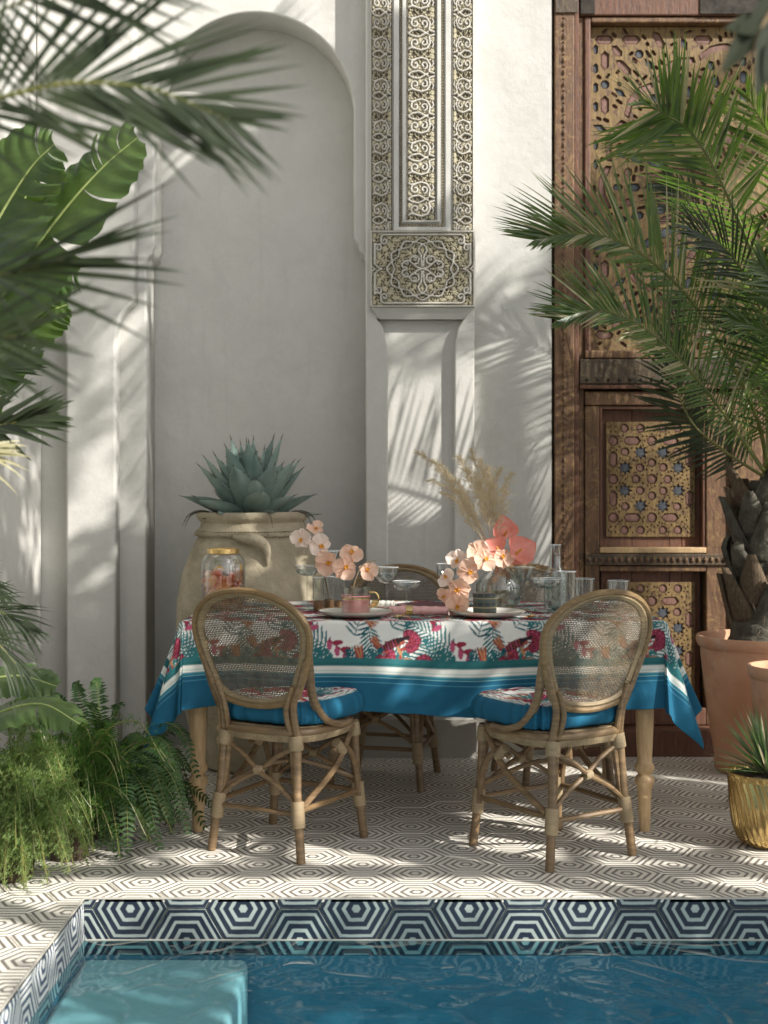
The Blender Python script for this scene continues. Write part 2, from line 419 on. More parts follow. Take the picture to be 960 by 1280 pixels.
full = tile_mesh(hex_pts(0, 0), 'floor_tile')
def lay(ox, oy, regions, parent, want, mat='floor_tile', rest=None):
    n = 0; restmb = ([], [], [])
    for i in range(-60, 60):
        for j in range(-60, 60):
            cx = ox + i*1.5*HR; cy = oy + j*2*HA + (HA if i % 2 else 0)
            for (x0, x1, y0, y1) in regions:
                if cx < x0-HR or cx > x1+HR or cy < y0-HR or cy > y1+HR: continue
                poly = clip(hex_pts(cx, cy), x0, x1, y0, y1)
                if len(poly) < 3 or area(poly) < .0006: continue
                whole = len(poly) == 6 and area(poly) > .0318
                if want(cx, cy):
                    me = full if (whole and mat == 'floor_tile') else tile_mesh([(x-cx, y-cy) for x, y in poly], mat)
                    o = link('tile', me, parent, (cx, cy, random.uniform(-.0006, .0004))); n += 1
                    o.rotation_euler.z = 0
                else:
                    restmb[0].append((cx, cy, poly))
    if restmb[0]:
        vs = []; fs = []; uvs = []
        for cx, cy, poly in restmb[0]:
            o = len(vs); k = len(poly); vs += [(x, y, 0) for x, y in poly] + [(x, y, -.012) for x, y in poly]
            fs.append(tuple(range(o, o+k))); uvs += [((x-cx)/HA, (y-cy)/HA) for x, y in poly]*2
            fs += [(o+k+i, o+k+(i+1) % k, o+(i+1) % k, o+i) for i in range(k)]
        me = bpy.data.meshes.new('outer_tiles'); me.from_pydata(vs, [], fs); me.update()
        uv = me.uv_layers.new(name='UVMap')
        for l in me.loops: uv.data[l.index].uv = uvs[l.vertex_index]
        me.materials.append(MATS[mat]); link('outer_tiles', me, parent, kind='stuff')
    return n
ox, oy = -.568, 3.88
vis = lambda x, y: abs(x) < y*.30 + .1 and 3.0 < y < 6.15
N1 = lay(ox, oy, [(-3, 4, POOL_Y, 6.6), (-3, POOL_X, 1.5, POOL_Y)], terrace, vis)
print('tiles', N1)

# pool basin: back face, left face, with their tile bands
pool = link('pool', None, kind='structure')
m = MB(); m.box(POOL_X + .001, 4.2, POOL_Y - .0022, POOL_Y + .004, -.0034, .0008); m.box(POOL_X - .004, POOL_X + .0022, -2.2, POOL_Y + .004, -.0035, .0007); m.obj('edge_trim', 'cement', pool, smooth=False)
m = MB(); m.box(POOL_X + .001, 4.2, POOL_Y - .0012, POOL_Y + .004, -.1265, -.1215); m.obj('scale_line', 'cement', pool, smooth=False)
m = MB()
m.box(POOL_X - .0119, 4.2, POOL_Y + .0005, POOL_Y + .0115, -1.3, -.17)     # back, below the tile band
m.box(POOL_X - .0115, POOL_X - .0005, -2.2, POOL_Y + .0005, -1.3, -.17)
m.box(4.19, 4.2, -2.2, POOL_Y, -1.3, -.02); m.box(POOL_X, 4.2, -2.21, -2.2, -1.3, -.02)
m.box(POOL_X - .01, 4.2, -2.2, POOL_Y, -1.02, -1.0)
m.obj('basin', 'pool_plaster', pool, smooth=False)
def face_band(name, along, zphase, uphase, u0, u1, z0, z1, place, mat):
    for i in range(-50, 60):
        for j in range(-3, 3):
            cu = uphase + i*1.5*HR; cz = zphase + j*2*HA + (HA if i % 2 else 0)
            poly = clip(hex_pts(cu, cz), u0, u1, z0, z1)
            if len(poly) < 3 or area(poly) < .0004: continue
            me = tile_mesh([(x-cu, y-cz) for x, y in poly], mat, .010)
            o = link('tile', me, pool); place(o, cu, cz)
def place_back(o, u, z): o.rotation_euler = (rad(90), 0, 0); o.location = (u, POOL_Y, z)
def place_left(o, u, z): o.rotation_euler = (rad(90), 0, rad(90)); o.location = (POOL_X, u, z)
face_band('tile', 'x', -.032, -.748, POOL_X, 1.9, -.168, -.0035, place_back, 'pool_tile')
face_band('tile', 'y', -.032, 3.70, 2.2, POOL_Y, -.168, -.0035, place_left, 'side_tile')
# sunk ledge
m = MB(); m.box(POOL_X, -.40, 1.2, POOL_Y - .001, -1.0, -.176)
me = m.mesh('ledge', 'ledge_plaster'); bevel_mesh(me, .02); link('ledge', me, pool)
m = MB()
m.add([(POOL_X + .001, -2.19, -.125), (4.18, -2.19, -.125), (4.18, POOL_Y - .001, -.125), (POOL_X + .001, POOL_Y - .001, -.125)], [(0, 1, 2, 3)])
m.obj('pool_water', 'water', None, kind='structure')
m = MB(); m.box(-14, 14, 6.62, 6.64, -1, 8)

# ---------------------------------------------------------------- the rear wall
wall = thing('courtyard_wall', 'tall off-white plastered courtyard wall with arched niche and carved stucco pilaster', 'wall', (0, WY, 0))
def wl_(o): o.location.y -= WY; return o
nl, nr, nl2, nr2 = fx(183), fx(457), fx(193), fx(442)
ac, az, ar = (nl2+nr2)/2, fz(140), (nr2-nl2)/2
def lobe(x, z0, z1, sgn):     # small curled corbel stone at the springing of the niche arch
    return [(x, z0), (x + sgn*.012, z0 + (z1-z0)*.2), (x + sgn*.030, z0+(z1-z0)*.32), (x + sgn*.028, z0+(z1-z0)*.55), (x + sgn*.040, z0+(z1-z0)*.75), (x + sgn*.038, z1)]
TOP = 4.6
outline = [(-1.6, -.012), (nl, -.012)] + lobe(nl, fz(326), fz(300), 1)[:-1] + [(nl2, fz(298)), (nl2, az)] \
    + arc(ac, az, ar, 180, 0, 40)[1:-1] + [(nr2, az), (nr2, fz(298))] + lobe(nr, fz(322), fz(296), -1)[::-1][1:] + [(nr, -.012)] \
    + [(fx(690), -.012), (fx(690), 3.75), (2.62, 3.75), (2.62, -.012), (4.5, -.012), (4.5, TOP), (-1.6, TOP)]
wl_(slab('wall_face', [outline], 6.2, WY, 'plaster', wall, .010))
m = MB(); m.box(-1.6, 4.5, 6.202, 6.5, -.0122, TOP); wl_(m.obj('niche_back', 'plaster', wall))
m = MB(); m.box(nl + .002, nr - .002, 6.186, 6.201, -.0121, .165)
m.box(fx(593) + .005, fx(690) - .004, WY - .014, WY - .001, -.0121, .175); m.box(nr + .002, fx(457) + .02, WY - .012, WY - .001, -.0121, .17)
wl_(m.obj('skirting', 'plaster_grey', wall, smooth=False))
# left block and pier: one plate 9 cm proud, widening over the pier with two hollow curves
PY = 5.87
px_ = lambda p: fx(p, PY); pz_ = lambda p: fz(p, PY)
pier = [(px_(82), -.012), (px_(145), -.012), (px_(145), pz_(430)), (px_(147), pz_(408)), (px_(152), pz_(394)), (px_(159), pz_(384)), (px_(168), pz_(377)),
        (px_(168), TOP), (-1.576, TOP), (-1.576, pz_(372)), (px_(62), pz_(376)), (px_(71), pz_(388)), (px_(78), pz_(405)), (px_(82), pz_(432))]
wl_(slab('pier', [pier], WY - .0005, PY, 'plaster', wall, .012))
m = MB(); m.box(px_(82) - .008, px_(145) + .008, PY - .010, WY, -.0121, .165); wl_(m.obj('skirting', 'plaster_grey', wall, smooth=False))
# central pilaster: frame with a sunk field, wall behind
QY = 5.885
qx = lambda p: fx(p, QY); qz = lambda p: fz(p, QY)
fieldo = [(qx(485), qz(893)), (qx(568), qz(893)), (qx(568), qz(445)), (qx(569), qz(425)), (qx(573), qz(408)), (qx(580), qz(398)),
          (qx(471), qz(398)), (qx(479), qz(410)), (qx(483), qz(430)), (qx(485), qz(450))]
m = MB(); m.box(qx(460), qx(590), 5.925, WY - .002, .165, qz(399)); wl_(m.obj('sunk_field', 'plaster', wall, smooth=False))
out = [(qx(457), -.012), (qx(593), -.012), (qx(593), TOP), (qx(457), TOP)]
wl_(slab('pilaster', [out, fieldo], WY - .0006, QY, 'plaster', wall, .008))
m = MB(); m.box(qx(457) - .008, qx(593) + .008, QY - .012, QY, -.0121, .172); wl_(m.obj('skirting', 'plaster_grey', wall, smooth=False))

# ---------------------------------------------------------------- carved stucco, cut as real relief, with recess shade also painted in
def pl_dist(X, Y, pts):
    d = np.full(X.shape, 9.)
    for (x0, y0), (x1, y1) in zip(pts[:-1], pts[1:]):
        dx, dy = x1-x0, y1-y0; L = dx*dx+dy*dy + 1e-12
        t = np.clip(((X-x0)*dx+(Y-y0)*dy)/L, 0, 1)
        d = np.minimum(d, np.hypot(X-x0-t*dx, Y-y0-t*dy))
    return d
def spiral(cx, cy, r0, a0, turns, r1=.2, n=26, sg=1):
    return [(cx + (r0 + (r1*r0-r0)*i/n)*math.cos(a0 + sg*turns*2*math.pi*i/n), cy + (r0+(r1*r0-r0)*i/n)*math.sin(a0 + sg*turns*2*math.pi*i/n)) for i in range(n+1)]
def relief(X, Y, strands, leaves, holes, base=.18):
    """height 0..1 and a paint code: 0 ground darkened as recess shade, 1 ochre leaf, 2 pale strap"""
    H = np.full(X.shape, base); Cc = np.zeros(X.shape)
    for (cx, cy, rx, ry, a) in leaves:
        c, s = math.cos(a), math.sin(a); u = ((X-cx)*c + (Y-cy)*s)/rx; v = (-(X-cx)*s + (Y-cy)*c)/ry
        q = np.sqrt(u*u+v*v); h = .62*np.clip((1-q)*3.5, 0, 1) - .16*np.exp(-(v/.16)**2)*(q < .85)
        k = h > H; H = np.where(k, h, H); Cc = np.where(q < .98, 1, Cc)
    # small leaf sprigs crowd every gap
    gx0, gx1, gy0, gy1 = X.min(), X.max(), Y.min(), Y.max(); rr = random.Random(5)
    fill = max(0., .0125); ny = int((gy1-gy0)/fill)
    for j in range(ny+1):
        for i in range(int((gx1-gx0)/fill)+1):
            cx = gx0 + (i + .5*(j % 2) + rr.uniform(-.25, .25))*fill; cy = gy0 + (j + rr.uniform(-.25, .25))*fill; a = rr.choice((.6, -.6, 1.2, -1.2, 2.2)) ; rx, ry = rr.uniform(.0065, .0085), rr.uniform(.0036, .0046)
            box = (np.abs(X-cx) < .01) & (np.abs(Y-cy) < .01)
            if not box.any(): continue
            c, s_ = math.cos(a), math.sin(a); u = ((X-cx)*c + (Y-cy)*s_)/rx; v = (-(X-cx)*s_ + (Y-cy)*c)/ry; q = np.sqrt(u*u+v*v)
            h = .5*np.clip((1-q)*3., 0, 1); k = (h > H) & box; H = np.where(k, h, H); Cc = np.where(box & (q < .95), 1, Cc)
    for pts, w in strands:
        d = pl_dist(X, Y, pts); h = np.clip((w - d)/(w*.38), 0, 1)*.98
        groove = .14*np.exp(-(d/(w*.22))**2) if w > .0035 else 0
        u_ = (d > w) & (d < w + .0019); H = np.where(u_ & (Cc < 2), 0., H); Cc = np.where(u_ & (Cc < 2), 0, Cc)  # dark ring round each strand: its undercut shade painted in
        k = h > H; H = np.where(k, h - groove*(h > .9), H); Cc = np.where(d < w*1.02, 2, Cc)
    for (cx, cy, rx, ry) in holes:
        q = np.abs(X-cx)/rx + np.abs(Y-cy)/ry
        k = q < 1; H = np.where(k, 0., H); Cc = np.where(k, 0, Cc)
    return H, Cc
def stucco_mesh(name, H, Cc, x0, x1, z0, z1, y_base, depth, parent):
    nz, nx = H.shape
    rng = np.random.RandomState(3)
    xs = np.linspace(x0, x1, nx); zs = np.linspace(z0, z1, nz); X, Z = np.meshgrid(xs, zs)
    H = H.copy(); H[0, :] = H[-1, :] = 0; H[:, 0] = H[:, -1] = 0
    H = H + (rng.rand(*H.shape)-.5)*.05
    co = np.stack([X, y_base - H*depth, Z], -1).reshape(-1, 3)
    idx = np.arange(nx*nz).reshape(nz, nx)
    q = np.stack([idx[:-1, :-1], idx[:-1, 1:], idx[1:, 1:], idx[1:, :-1]], -1).reshape(-1, 4)
    me = bpy.data.meshes.new(name); me.vertices.add(len(co)); me.vertices.foreach_set('co', co.ravel())
    me.loops.add(q.size); me.loops.foreach_set('vertex_index', q.ravel().astype(np.int32))
    me.polygons.add(len(q)); me.polygons.foreach_set('loop_start', np.arange(0, q.size, 4, dtype=np.int32))
    me.update(calc_edges=True); me.validate()
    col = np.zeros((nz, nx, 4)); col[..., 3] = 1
    pal = np.array([(.10, .085, .06), (.50, .45, .32), (.66, .62, .55)])  # first entry: ground colour darkened for the shade in the recesses
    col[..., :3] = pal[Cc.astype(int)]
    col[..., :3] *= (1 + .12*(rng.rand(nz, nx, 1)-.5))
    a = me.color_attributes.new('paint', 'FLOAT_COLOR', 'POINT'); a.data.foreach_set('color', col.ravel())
    me.materials.append(MATS['carved_stucco']); me.polygons.foreach_set('use_smooth', [True]*len(q))
    return link(name, me, parent)
# lower square panel (quarter-symmetric arabesque), units: metres from the centre
PW, PH = .472, .345
def quarter_panel():
    res = .0019; nx = int(PW/res); nz = int(PH/res)
    X, Y = np.meshgrid(np.linspace(-PW/2, PW/2, nx), np.linspace(-PH/2, PH/2, nz)); X = np.abs(X); Y = np.abs(Y)
    S = []; L = []; Ho = []
    hw, hh = PW/2, PH/2
    S.append(([(hw-.004, 0), (hw-.004, hh-.004), (0, hh-.004)], .004))
    # frame strap with stepped corner and scrolls
    S.append(([(0, hh-.018), (hw-.062, hh-.018), (hw-.050, hh-.024), (hw-.048, hh-.046)], .0048))
    S.append((spiral(hw-.064, hh-.046, .016, 0, 1.0, .25, sg=-1), .0044))
    S.append(([(hw-.020, .022), (hw-.020, hh-.058), (hw-.030, hh-.066), (hw-.046, hh-.060)], .0048))
    S.append((spiral(hw-.036, hh-.078, .016, math.pi*.5, .95, .25, sg=1), .0044))
    S.append(([(hw-.020, .022), (hw-.034, .008), (hw-.052, 0)], .0046)); S.append(([(hw-.004, .014), (hw-.020, 0)], .004))
    # cusped double medallion ring
    def ring(k0, amp, n, ph=0): return [((k0+amp*math.cos(n*t+ph))*1.12*math.cos(t), (k0+amp*math.cos(n*t+ph))*.98*math.sin(t)) for t in np.linspace(-.05, math.pi/2+.05, 60)]
    S.append((ring(.136, .0075, 12), .0046)); S.append((ring(.120, .0065, 12, math.pi), .0038))
    # lobed cross inside
    S.append(([(0, .0), (.022, .006), (.040, .020), (.060, .036), (.082, .036), (.094, .020), (.088, .006), (.070, .004)], .0046))
    S.append(([(.060, .036), (.050, .054), (.030, .060), (.016, .046), (.020, .026), (.034, .022)], .0044))
    S.append(([(.004, .012), (.006, .060), (.020, .082), (.014, .100), (.004, .108)], .0042))
    S.append((spiral(.072, .024, .010, 0, 1, .3), .0028)); S.append((spiral(.036, .044, .009, 1, 1, .3), .0028))
    for (x, y, rx, ry, a) in [(.060, .070, .018, .008, .9), (.036, .082, .016, .007, 2.2), (.052, .096, .014, .006, .4), (.090, .058, .014, .007, -.6), (.104, .036, .012, .006, 1.2),
        (.110, .012, .012, .006, .1), (.0, .085, .006, .026, 0), (.0, .03, .005, .022, 0), (.02, .108, .010, .005, .6), (.096, .080, .012, .006, 2.2),
        (.150, .112, .022, .010, .5), (.120, .130, .020, .009, 0), (.092, .140, .016, .008, -.3), (.060, .146, .014, .007, .1), (.172, .090, .014, .012, 1.), (.196, .056, .010, .018, 0),
        (.180, .038, .014, .008, .8), (.164, .064, .012, .008, 2.), (.206, .030, .010, .008, 0), (.190, .012, .012, .005, 0), (.222, .155, .016, .012, .8), (.226, .02, .008, .012, 0), (.030, .146, .012, .006, 0),
        (.140, .090, .010, .007, 1.2), (.206, .082, .008, .012, 0), (.148, .145, .014, .006, 0), (.222, .130, .008, .012, 0), (.190, .160, .014, .008, 0)]:
        L.append((x, y, rx, ry, a))
    for t in np.linspace(.13, 1.45, 6): Ho.append((.128*1.12*math.cos(t), .128*.98*math.sin(t), .006, .006))
    return relief(X, Y, S, L, Ho, .1)
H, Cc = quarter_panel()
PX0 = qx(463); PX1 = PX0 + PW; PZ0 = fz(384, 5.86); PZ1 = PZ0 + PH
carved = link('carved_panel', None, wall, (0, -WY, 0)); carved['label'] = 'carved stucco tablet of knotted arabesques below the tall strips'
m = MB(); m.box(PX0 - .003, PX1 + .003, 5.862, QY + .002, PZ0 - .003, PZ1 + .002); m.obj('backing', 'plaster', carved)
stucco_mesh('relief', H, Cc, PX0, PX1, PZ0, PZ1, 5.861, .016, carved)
# corbelled soffit under the tablet
a0, a1, b0, b1 = qx(464), qx(592), qx(475), qx(578)
zt, zb = PZ0 - .004, PZ0 - .052
m = MB(); m.add([(a0, 5.855, zt), (a1, 5.855, zt), (a1, QY+.001, zt), (a0, QY+.001, zt), (b0, QY-.003, zb), (b1, QY-.003, zb), (b1, QY+.0015, zb), (b0, QY+.0015, zb)],
                [(0, 1, 2, 3), (0, 4, 5, 1), (4, 7, 6, 5), (0, 3, 7, 4), (1, 5, 6, 2)])
m.obj('soffit', 'plaster', wall, smooth=False).location = (0, -WY, 0)
# tall strips: repeat of scroll, knot and pierced diamonds
def strip(width, height, flip, phase):
    res = .0019; nx = max(12, int(width/res)); nz = int(height/res); per = .188
    xs = np.linspace(-width/2, width/2, nx) * (-1 if flip else 1); zs = np.linspace(0, height, nz)
    X, Z = np.meshgrid(xs, zs); Zp = (Z + phase) % per; X = X*(.136/width)
    S = []; L = []; Ho = []
    for z0 in (-per, 0, per):
        S += [(spiral(-.028, z0+.050, .022, -1.6, 1.05, .25, sg=-1), .0046), (spiral(.012, z0+.052, .018, 1.4, .9, .3, sg=-1), .0044),
              (spiral(-.028, z0+.140, .022, 1.6, 1.05, .25), .0046), (spiral(.012, z0+.138, .018, -1.4, .9, .3), .0044),
              ([(-.062, z0+.022), (-.044, z0+.030), (-.030, z0+.026), (0, z0+.018), (.026, z0+.026), (.040, z0+.05), (.036, z0+.08), (.062, z0+.088)], .0046),
              ([(-.062, z0+.168), (-.044, z0+.160), (-.030, z0+.164), (0, z0+.172), (.026, z0+.164), (.040, z0+.14), (.036, z0+.108), (.062, z0+.100)], .0046),
              ([(-.062, z0+.095), (-.04, z0+.082), (-.01, z0+.078), (.03, z0+.100)], .0044), ([(-.062, z0+.095), (-.04, z0+.108), (-.01, z0+.112), (.03, z0+.09)], .0044),
              ([(.046, z0+.06), (.056, z0+.045), (.05, z0+.03)], .0036), ([(.046, z0+.13), (.056, z0+.145), (.05, z0+.16)], .0036)]
        L += [(-.052, z0+.065, .012, .016, .3), (-.052, z0+.125, .012, .016, -.3), (.052, z0+.066, .012, .014, 0), (.052, z0+.124, .012, .014, 0), (.052, z0+.012, .012, .012, 0), (.052, z0+.176, .012, .012, 0),
              (-.006, z0+.062, .008, .012, .5), (-.006, z0+.128, .008, .012, -.5), (-.03, z0+.05, .007, .007, 0), (-.03, z0+.14, .007, .007, 0), (.028, z0+.066, .008, .012, -.5), (.028, z0+.124, .008, .012, .5),
              (-.052, z0+.03, .010, .010, 0), (-.052, z0+.16, .010, .010, 0), (.05, z0+.094, .012, .008, 0)]
        Ho += [(-.036, z0, .012, .014), (-.004, z0, .011, .013), (.028, z0, .009, .011), (-.020, z0+.011, .006, .006), (-.020, z0-.011, .006, .006), (.013, z0+.010, .006, .006), (.013, z0-.010, .006, .006),
               (-.030, z0+.095, .009, .010), (-.008, z0+.095, .008, .009), (-.019, z0+.103, .005, .005), (-.019, z0+.087, .005, .005), (.045, z0+.095, .02, .0035)]
    H, Cc = relief(X, Zp, S, L, Ho, .14)
    e = width/2 - np.abs(np.linspace(-width/2, width/2, nx))
    k = (e < .006)[None, :] & np.ones_like(H, bool); H = np.where(k, .05, H); Cc = np.where(k, 0, Cc)
    k = (e < .0025)[None, :] & np.ones_like(H, bool); H = np.where(k, .9, H); Cc = np.where(k, 2, Cc)
    return H, Cc
tall = link('carved_strips', None, wall, (0, -WY, 0)); tall['label'] = 'three tall carved stucco strips between plain white fillets'
zlo, zhi = PZ1 + .006, 3.75
m = MB(); m.box(PX0 - .003, PX1 + .003, 5.876, QY + .002, zlo - .002, zhi); m.obj('backing', 'plaster', tall)
cols = [(463.5, 491, False, .05), (508, 545, False, .0), (564.5, 591.5, True, .05)]
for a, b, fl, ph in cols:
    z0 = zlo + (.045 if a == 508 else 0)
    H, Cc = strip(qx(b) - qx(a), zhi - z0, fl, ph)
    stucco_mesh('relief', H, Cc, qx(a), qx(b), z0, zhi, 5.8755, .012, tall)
m = MB()
for a, b in ((492, 498.5), (556.5, 563)): m.box(qx(a), qx(b), 5.862, 5.8765, zlo, zhi)
m.box(qx(492), qx(563), 5.861, 5.8764, zlo - .004, zlo + .012)
for a, b in ((502.8, 507), (546, 550.5)): m.box(qx(a), qx(b), 5.860, 5.8763, zlo + .042, zhi)
m.box(qx(502.8), qx(550.5), 5.859, 5.8762, zlo + .034, zlo + .0425)
me = m.mesh('fillet', 'plaster'); bevel_mesh(me, .002, 1); link('fillet', me, tall)
m = MB()          # bead-and-tooth edging beside the middle strip
def tooth(x, z, r): m.add([(x-r, 5.876, z-r), (x+r, 5.876, z-r), (x+r, 5.876, z+r), (x-r, 5.876, z+r), (x, 5.866, z)], [(0, 1, 4), (1, 2, 4), (2, 3, 4), (3, 0, 4)])
z = zlo + .02
while z < zhi:
    for a in (500.6, 553.4): tooth(qx(a), z, .0062)
    z += .0135
x = qx(500.6)
while x < qx(553.4): tooth(x, zlo + .023, .0062); x += .0135
o = m.obj('tooth_edging', 'clay', tall, smooth=False); o['kind'] = 'stuff'

# side walls: the left one shows at the picture's edge, the right one stands outside it
m = MB(); m.box(-1.9, -1.578, 4.75, 6.5, -.0123, TOP)
o = m.obj('side_wall', 'plaster', None, smooth=False); o['label'] = 'plain plastered return wall at the left edge behind the palms'; o['category'] = 'wall'

# ---------------------------------------------------------------- carved and painted door
DY = 6.03
dx = lambda p: fx(p, DY); dz = lambda p: fz(p, DY)
door = thing('carved_door', 'tall old carved wooden double door with painted star lattice panels', 'door', (dx(931), DY, 0))
def dl(o): o.location.x -= dx(931); o.location.y -= DY; return o
def board(name, a, b, top, bot, y0, y1, mat, bv=.004, parent=door, mir=False, label=None, kind=None):
    for sgn in ((1, -1) if mir else (1,)):
        A, B = (a, b) if sgn == 1 else (1862-b, 1862-a)
        m = MB(); m.box(dx(A), dx(B), y0, y1, dz(bot), dz(top)); me = m.mesh(name, mat, False)
        if bv: bevel_mesh(me, bv, 2)
        o = dl(link(name, me, parent))
        if label: o['label'] = label
dback = board('door_back', 690, 1172, -66, 936, 6.10, 6.16, 'dark_wood', 0)
board('jamb', 691, 716, -60, 935, 5.975, 6.10, 'old_wood', .006, mir=True)
board('jamb_moulding', 716.5, 722, -60, 935, 5.99, 6.10, 'red_wood', .003, mir=True)
board('stile', 722.5, 729, 24, 905, 6.01, 6.10, 'old_wood', .003, mir=True)
board('lintel', 691, 1171, -64, 0, 5.985, 6.10, 'red_wood', .006)
board('top_rail', 723, 1139, 1, 23, 5.99, 6.10, 'red_wood', .006)
board('corner_plate', 724, 742, 0, 22, 5.984, 5.9895, 'iron', .002, mir=True); board('corner_plate', 692, 720, -22, 22, 5.966, 5.9745, 'dark_wood', .002, mir=True)
board('corner_plate', 872, 990, 0, 22, 5.984, 5.9895, 'iron', .002)
board('panel_moulding', 729.5, 737, 24, 449, 6.0, 6.10, 'red_wood', .006, mir=True)
board('panel_moulding', 737.5, 1124.5, 24, 31, 6.0, 6.10, 'old_wood', .006)
board('panel_moulding', 729.5, 1132, 439, 449, 5.99, 6.10, 'old_wood', .006)
board('middle_rail', 723, 1139, 450, 481, 5.985, 6.10, 'dark_wood', .006, label='dark studded rail across the middle of the door')
board('middle_moulding', 723, 1139, 482, 487, 5.98, 6.10, 'red_wood', .003)
m = MB()
for k in range(30):
    x = dx(732 + k*13.4); z = dz(476)
    m.lathe([(.009, 0), (.007, .004), (0.0005, .007)], 8, (0, 0, 0)) ; n = 24
    m.v[-n:] = [(x + v[0], 5.986 - v[2], z + v[1]) for v in m.v[-n:]]
dl(m.obj('studs', 'iron', door)); bpy.data.objects['studs'].name = 'stud_row'
# shapes cut in the lattices
def ngon(cx, cz, r, n, rot=0, sx=1, sz=1): return [(cx + sx*r*math.cos(rot+2*math.pi*i/n), cz + sz*r*math.sin(rot+2*math.pi*i/n)) for i in range(n)]
def star8(cx, cz, r, r2=.56, n=8): return [(cx + (r if i % 2 == 0 else r*r2)*math.cos(math.pi*i/n), cz + (r if i % 2 == 0 else r*r2)*math.sin(math.pi*i/n)) for i in range(2*n)]
def longhex(cx, cz, a, b, ang=0):
    p = [(a, 0), (a*.6, b), (-a*.6, b), (-a, 0), (-a*.6, -b), (a*.6, -b)]; c, s = math.cos(ang), math.sin(ang)
    return [(cx + x*c - z*s, cz + x*s + z*c) for x, z in p]
def grow(poly, k):
    n = len(poly); cx = sum(p[0] for p in poly)/n; cz = sum(p[1] for p in poly)/n
    return [(cx+(x-cx)*k, cz+(z-cz)*k) for x, z in poly]
inlay_cache = {}
class Pack:
    """keeps lattice openings apart: a 1.2 mm raster of what is already cut away"""
    def __init__(s, x0, x1, z0, z1, margin=.0030): s.x0, s.z0, s.r = x0, z0, .0012; s.g = np.zeros((int((z1-z0)/s.r)+2, int((x1-x0)/s.r)+2), bool); s.mg = margin; s.b = (x0, x1, z0, z1)
    def fits(s, poly, add=True):
        xs = [p[0] for p in poly]; zs = [p[1] for p in poly]
        if min(xs) < s.b[0]+s.mg or max(xs) > s.b[1]-s.mg or min(zs) < s.b[2]+s.mg or max(zs) > s.b[3]-s.mg: return False
        i0, i1 = int((min(xs)-s.mg-s.x0)/s.r), int((max(xs)+s.mg-s.x0)/s.r)+2; j0, j1 = int((min(zs)-s.mg-s.z0)/s.r), int((max(zs)+s.mg-s.z0)/s.r)+2
        i0, j0 = max(i0, 0), max(j0, 0); sub = s.g[j0:j1, i0:i1]
        X, Z = np.meshgrid(s.x0 + (i0+np.arange(sub.shape[1]))*s.r, s.z0 + (j0+np.arange(sub.shape[0]))*s.r)
        ins = np.zeros(sub.shape, bool); D = np.full(sub.shape, 9.)
        n = len(poly)
        for k in range(n):
            (ax, az), (bx, bz) = poly[k-1], poly[k]
            ins ^= ((az > Z) != (bz > Z)) & (X < (bx-ax)*(Z-az)/(bz-az+1e-12)+ax)
            ddx, ddz = bx-ax, bz-az; t = np.clip(((X-ax)*ddx+(Z-az)*ddz)/(ddx*ddx+ddz*ddz+1e-12), 0, 1); D = np.minimum(D, np.hypot(X-ax-t*ddx, Z-az-t*ddz))
        m_ = ins | (D < s.mg)
        if (sub & m_).any(): return False
        if add: sub |= ins | (D < .0004)
        return True
def inlay(name, poly, mat, y, h, key=None, rot=0):
    n = len(poly); cx = sum(p[0] for p in poly)/n; cz = sum(p[1] for p in poly)/n
    me = inlay_cache.get(key)
    if me is None or key is None:
        m = MB(); m.prism([(x-cx, z-cz) for x, z in poly], 0, -h, 0, .22); me = m.mesh(name, mat, False); inlay_cache[key] = me
    o = dl(link(name, me, door, (cx, y, cz))); return o
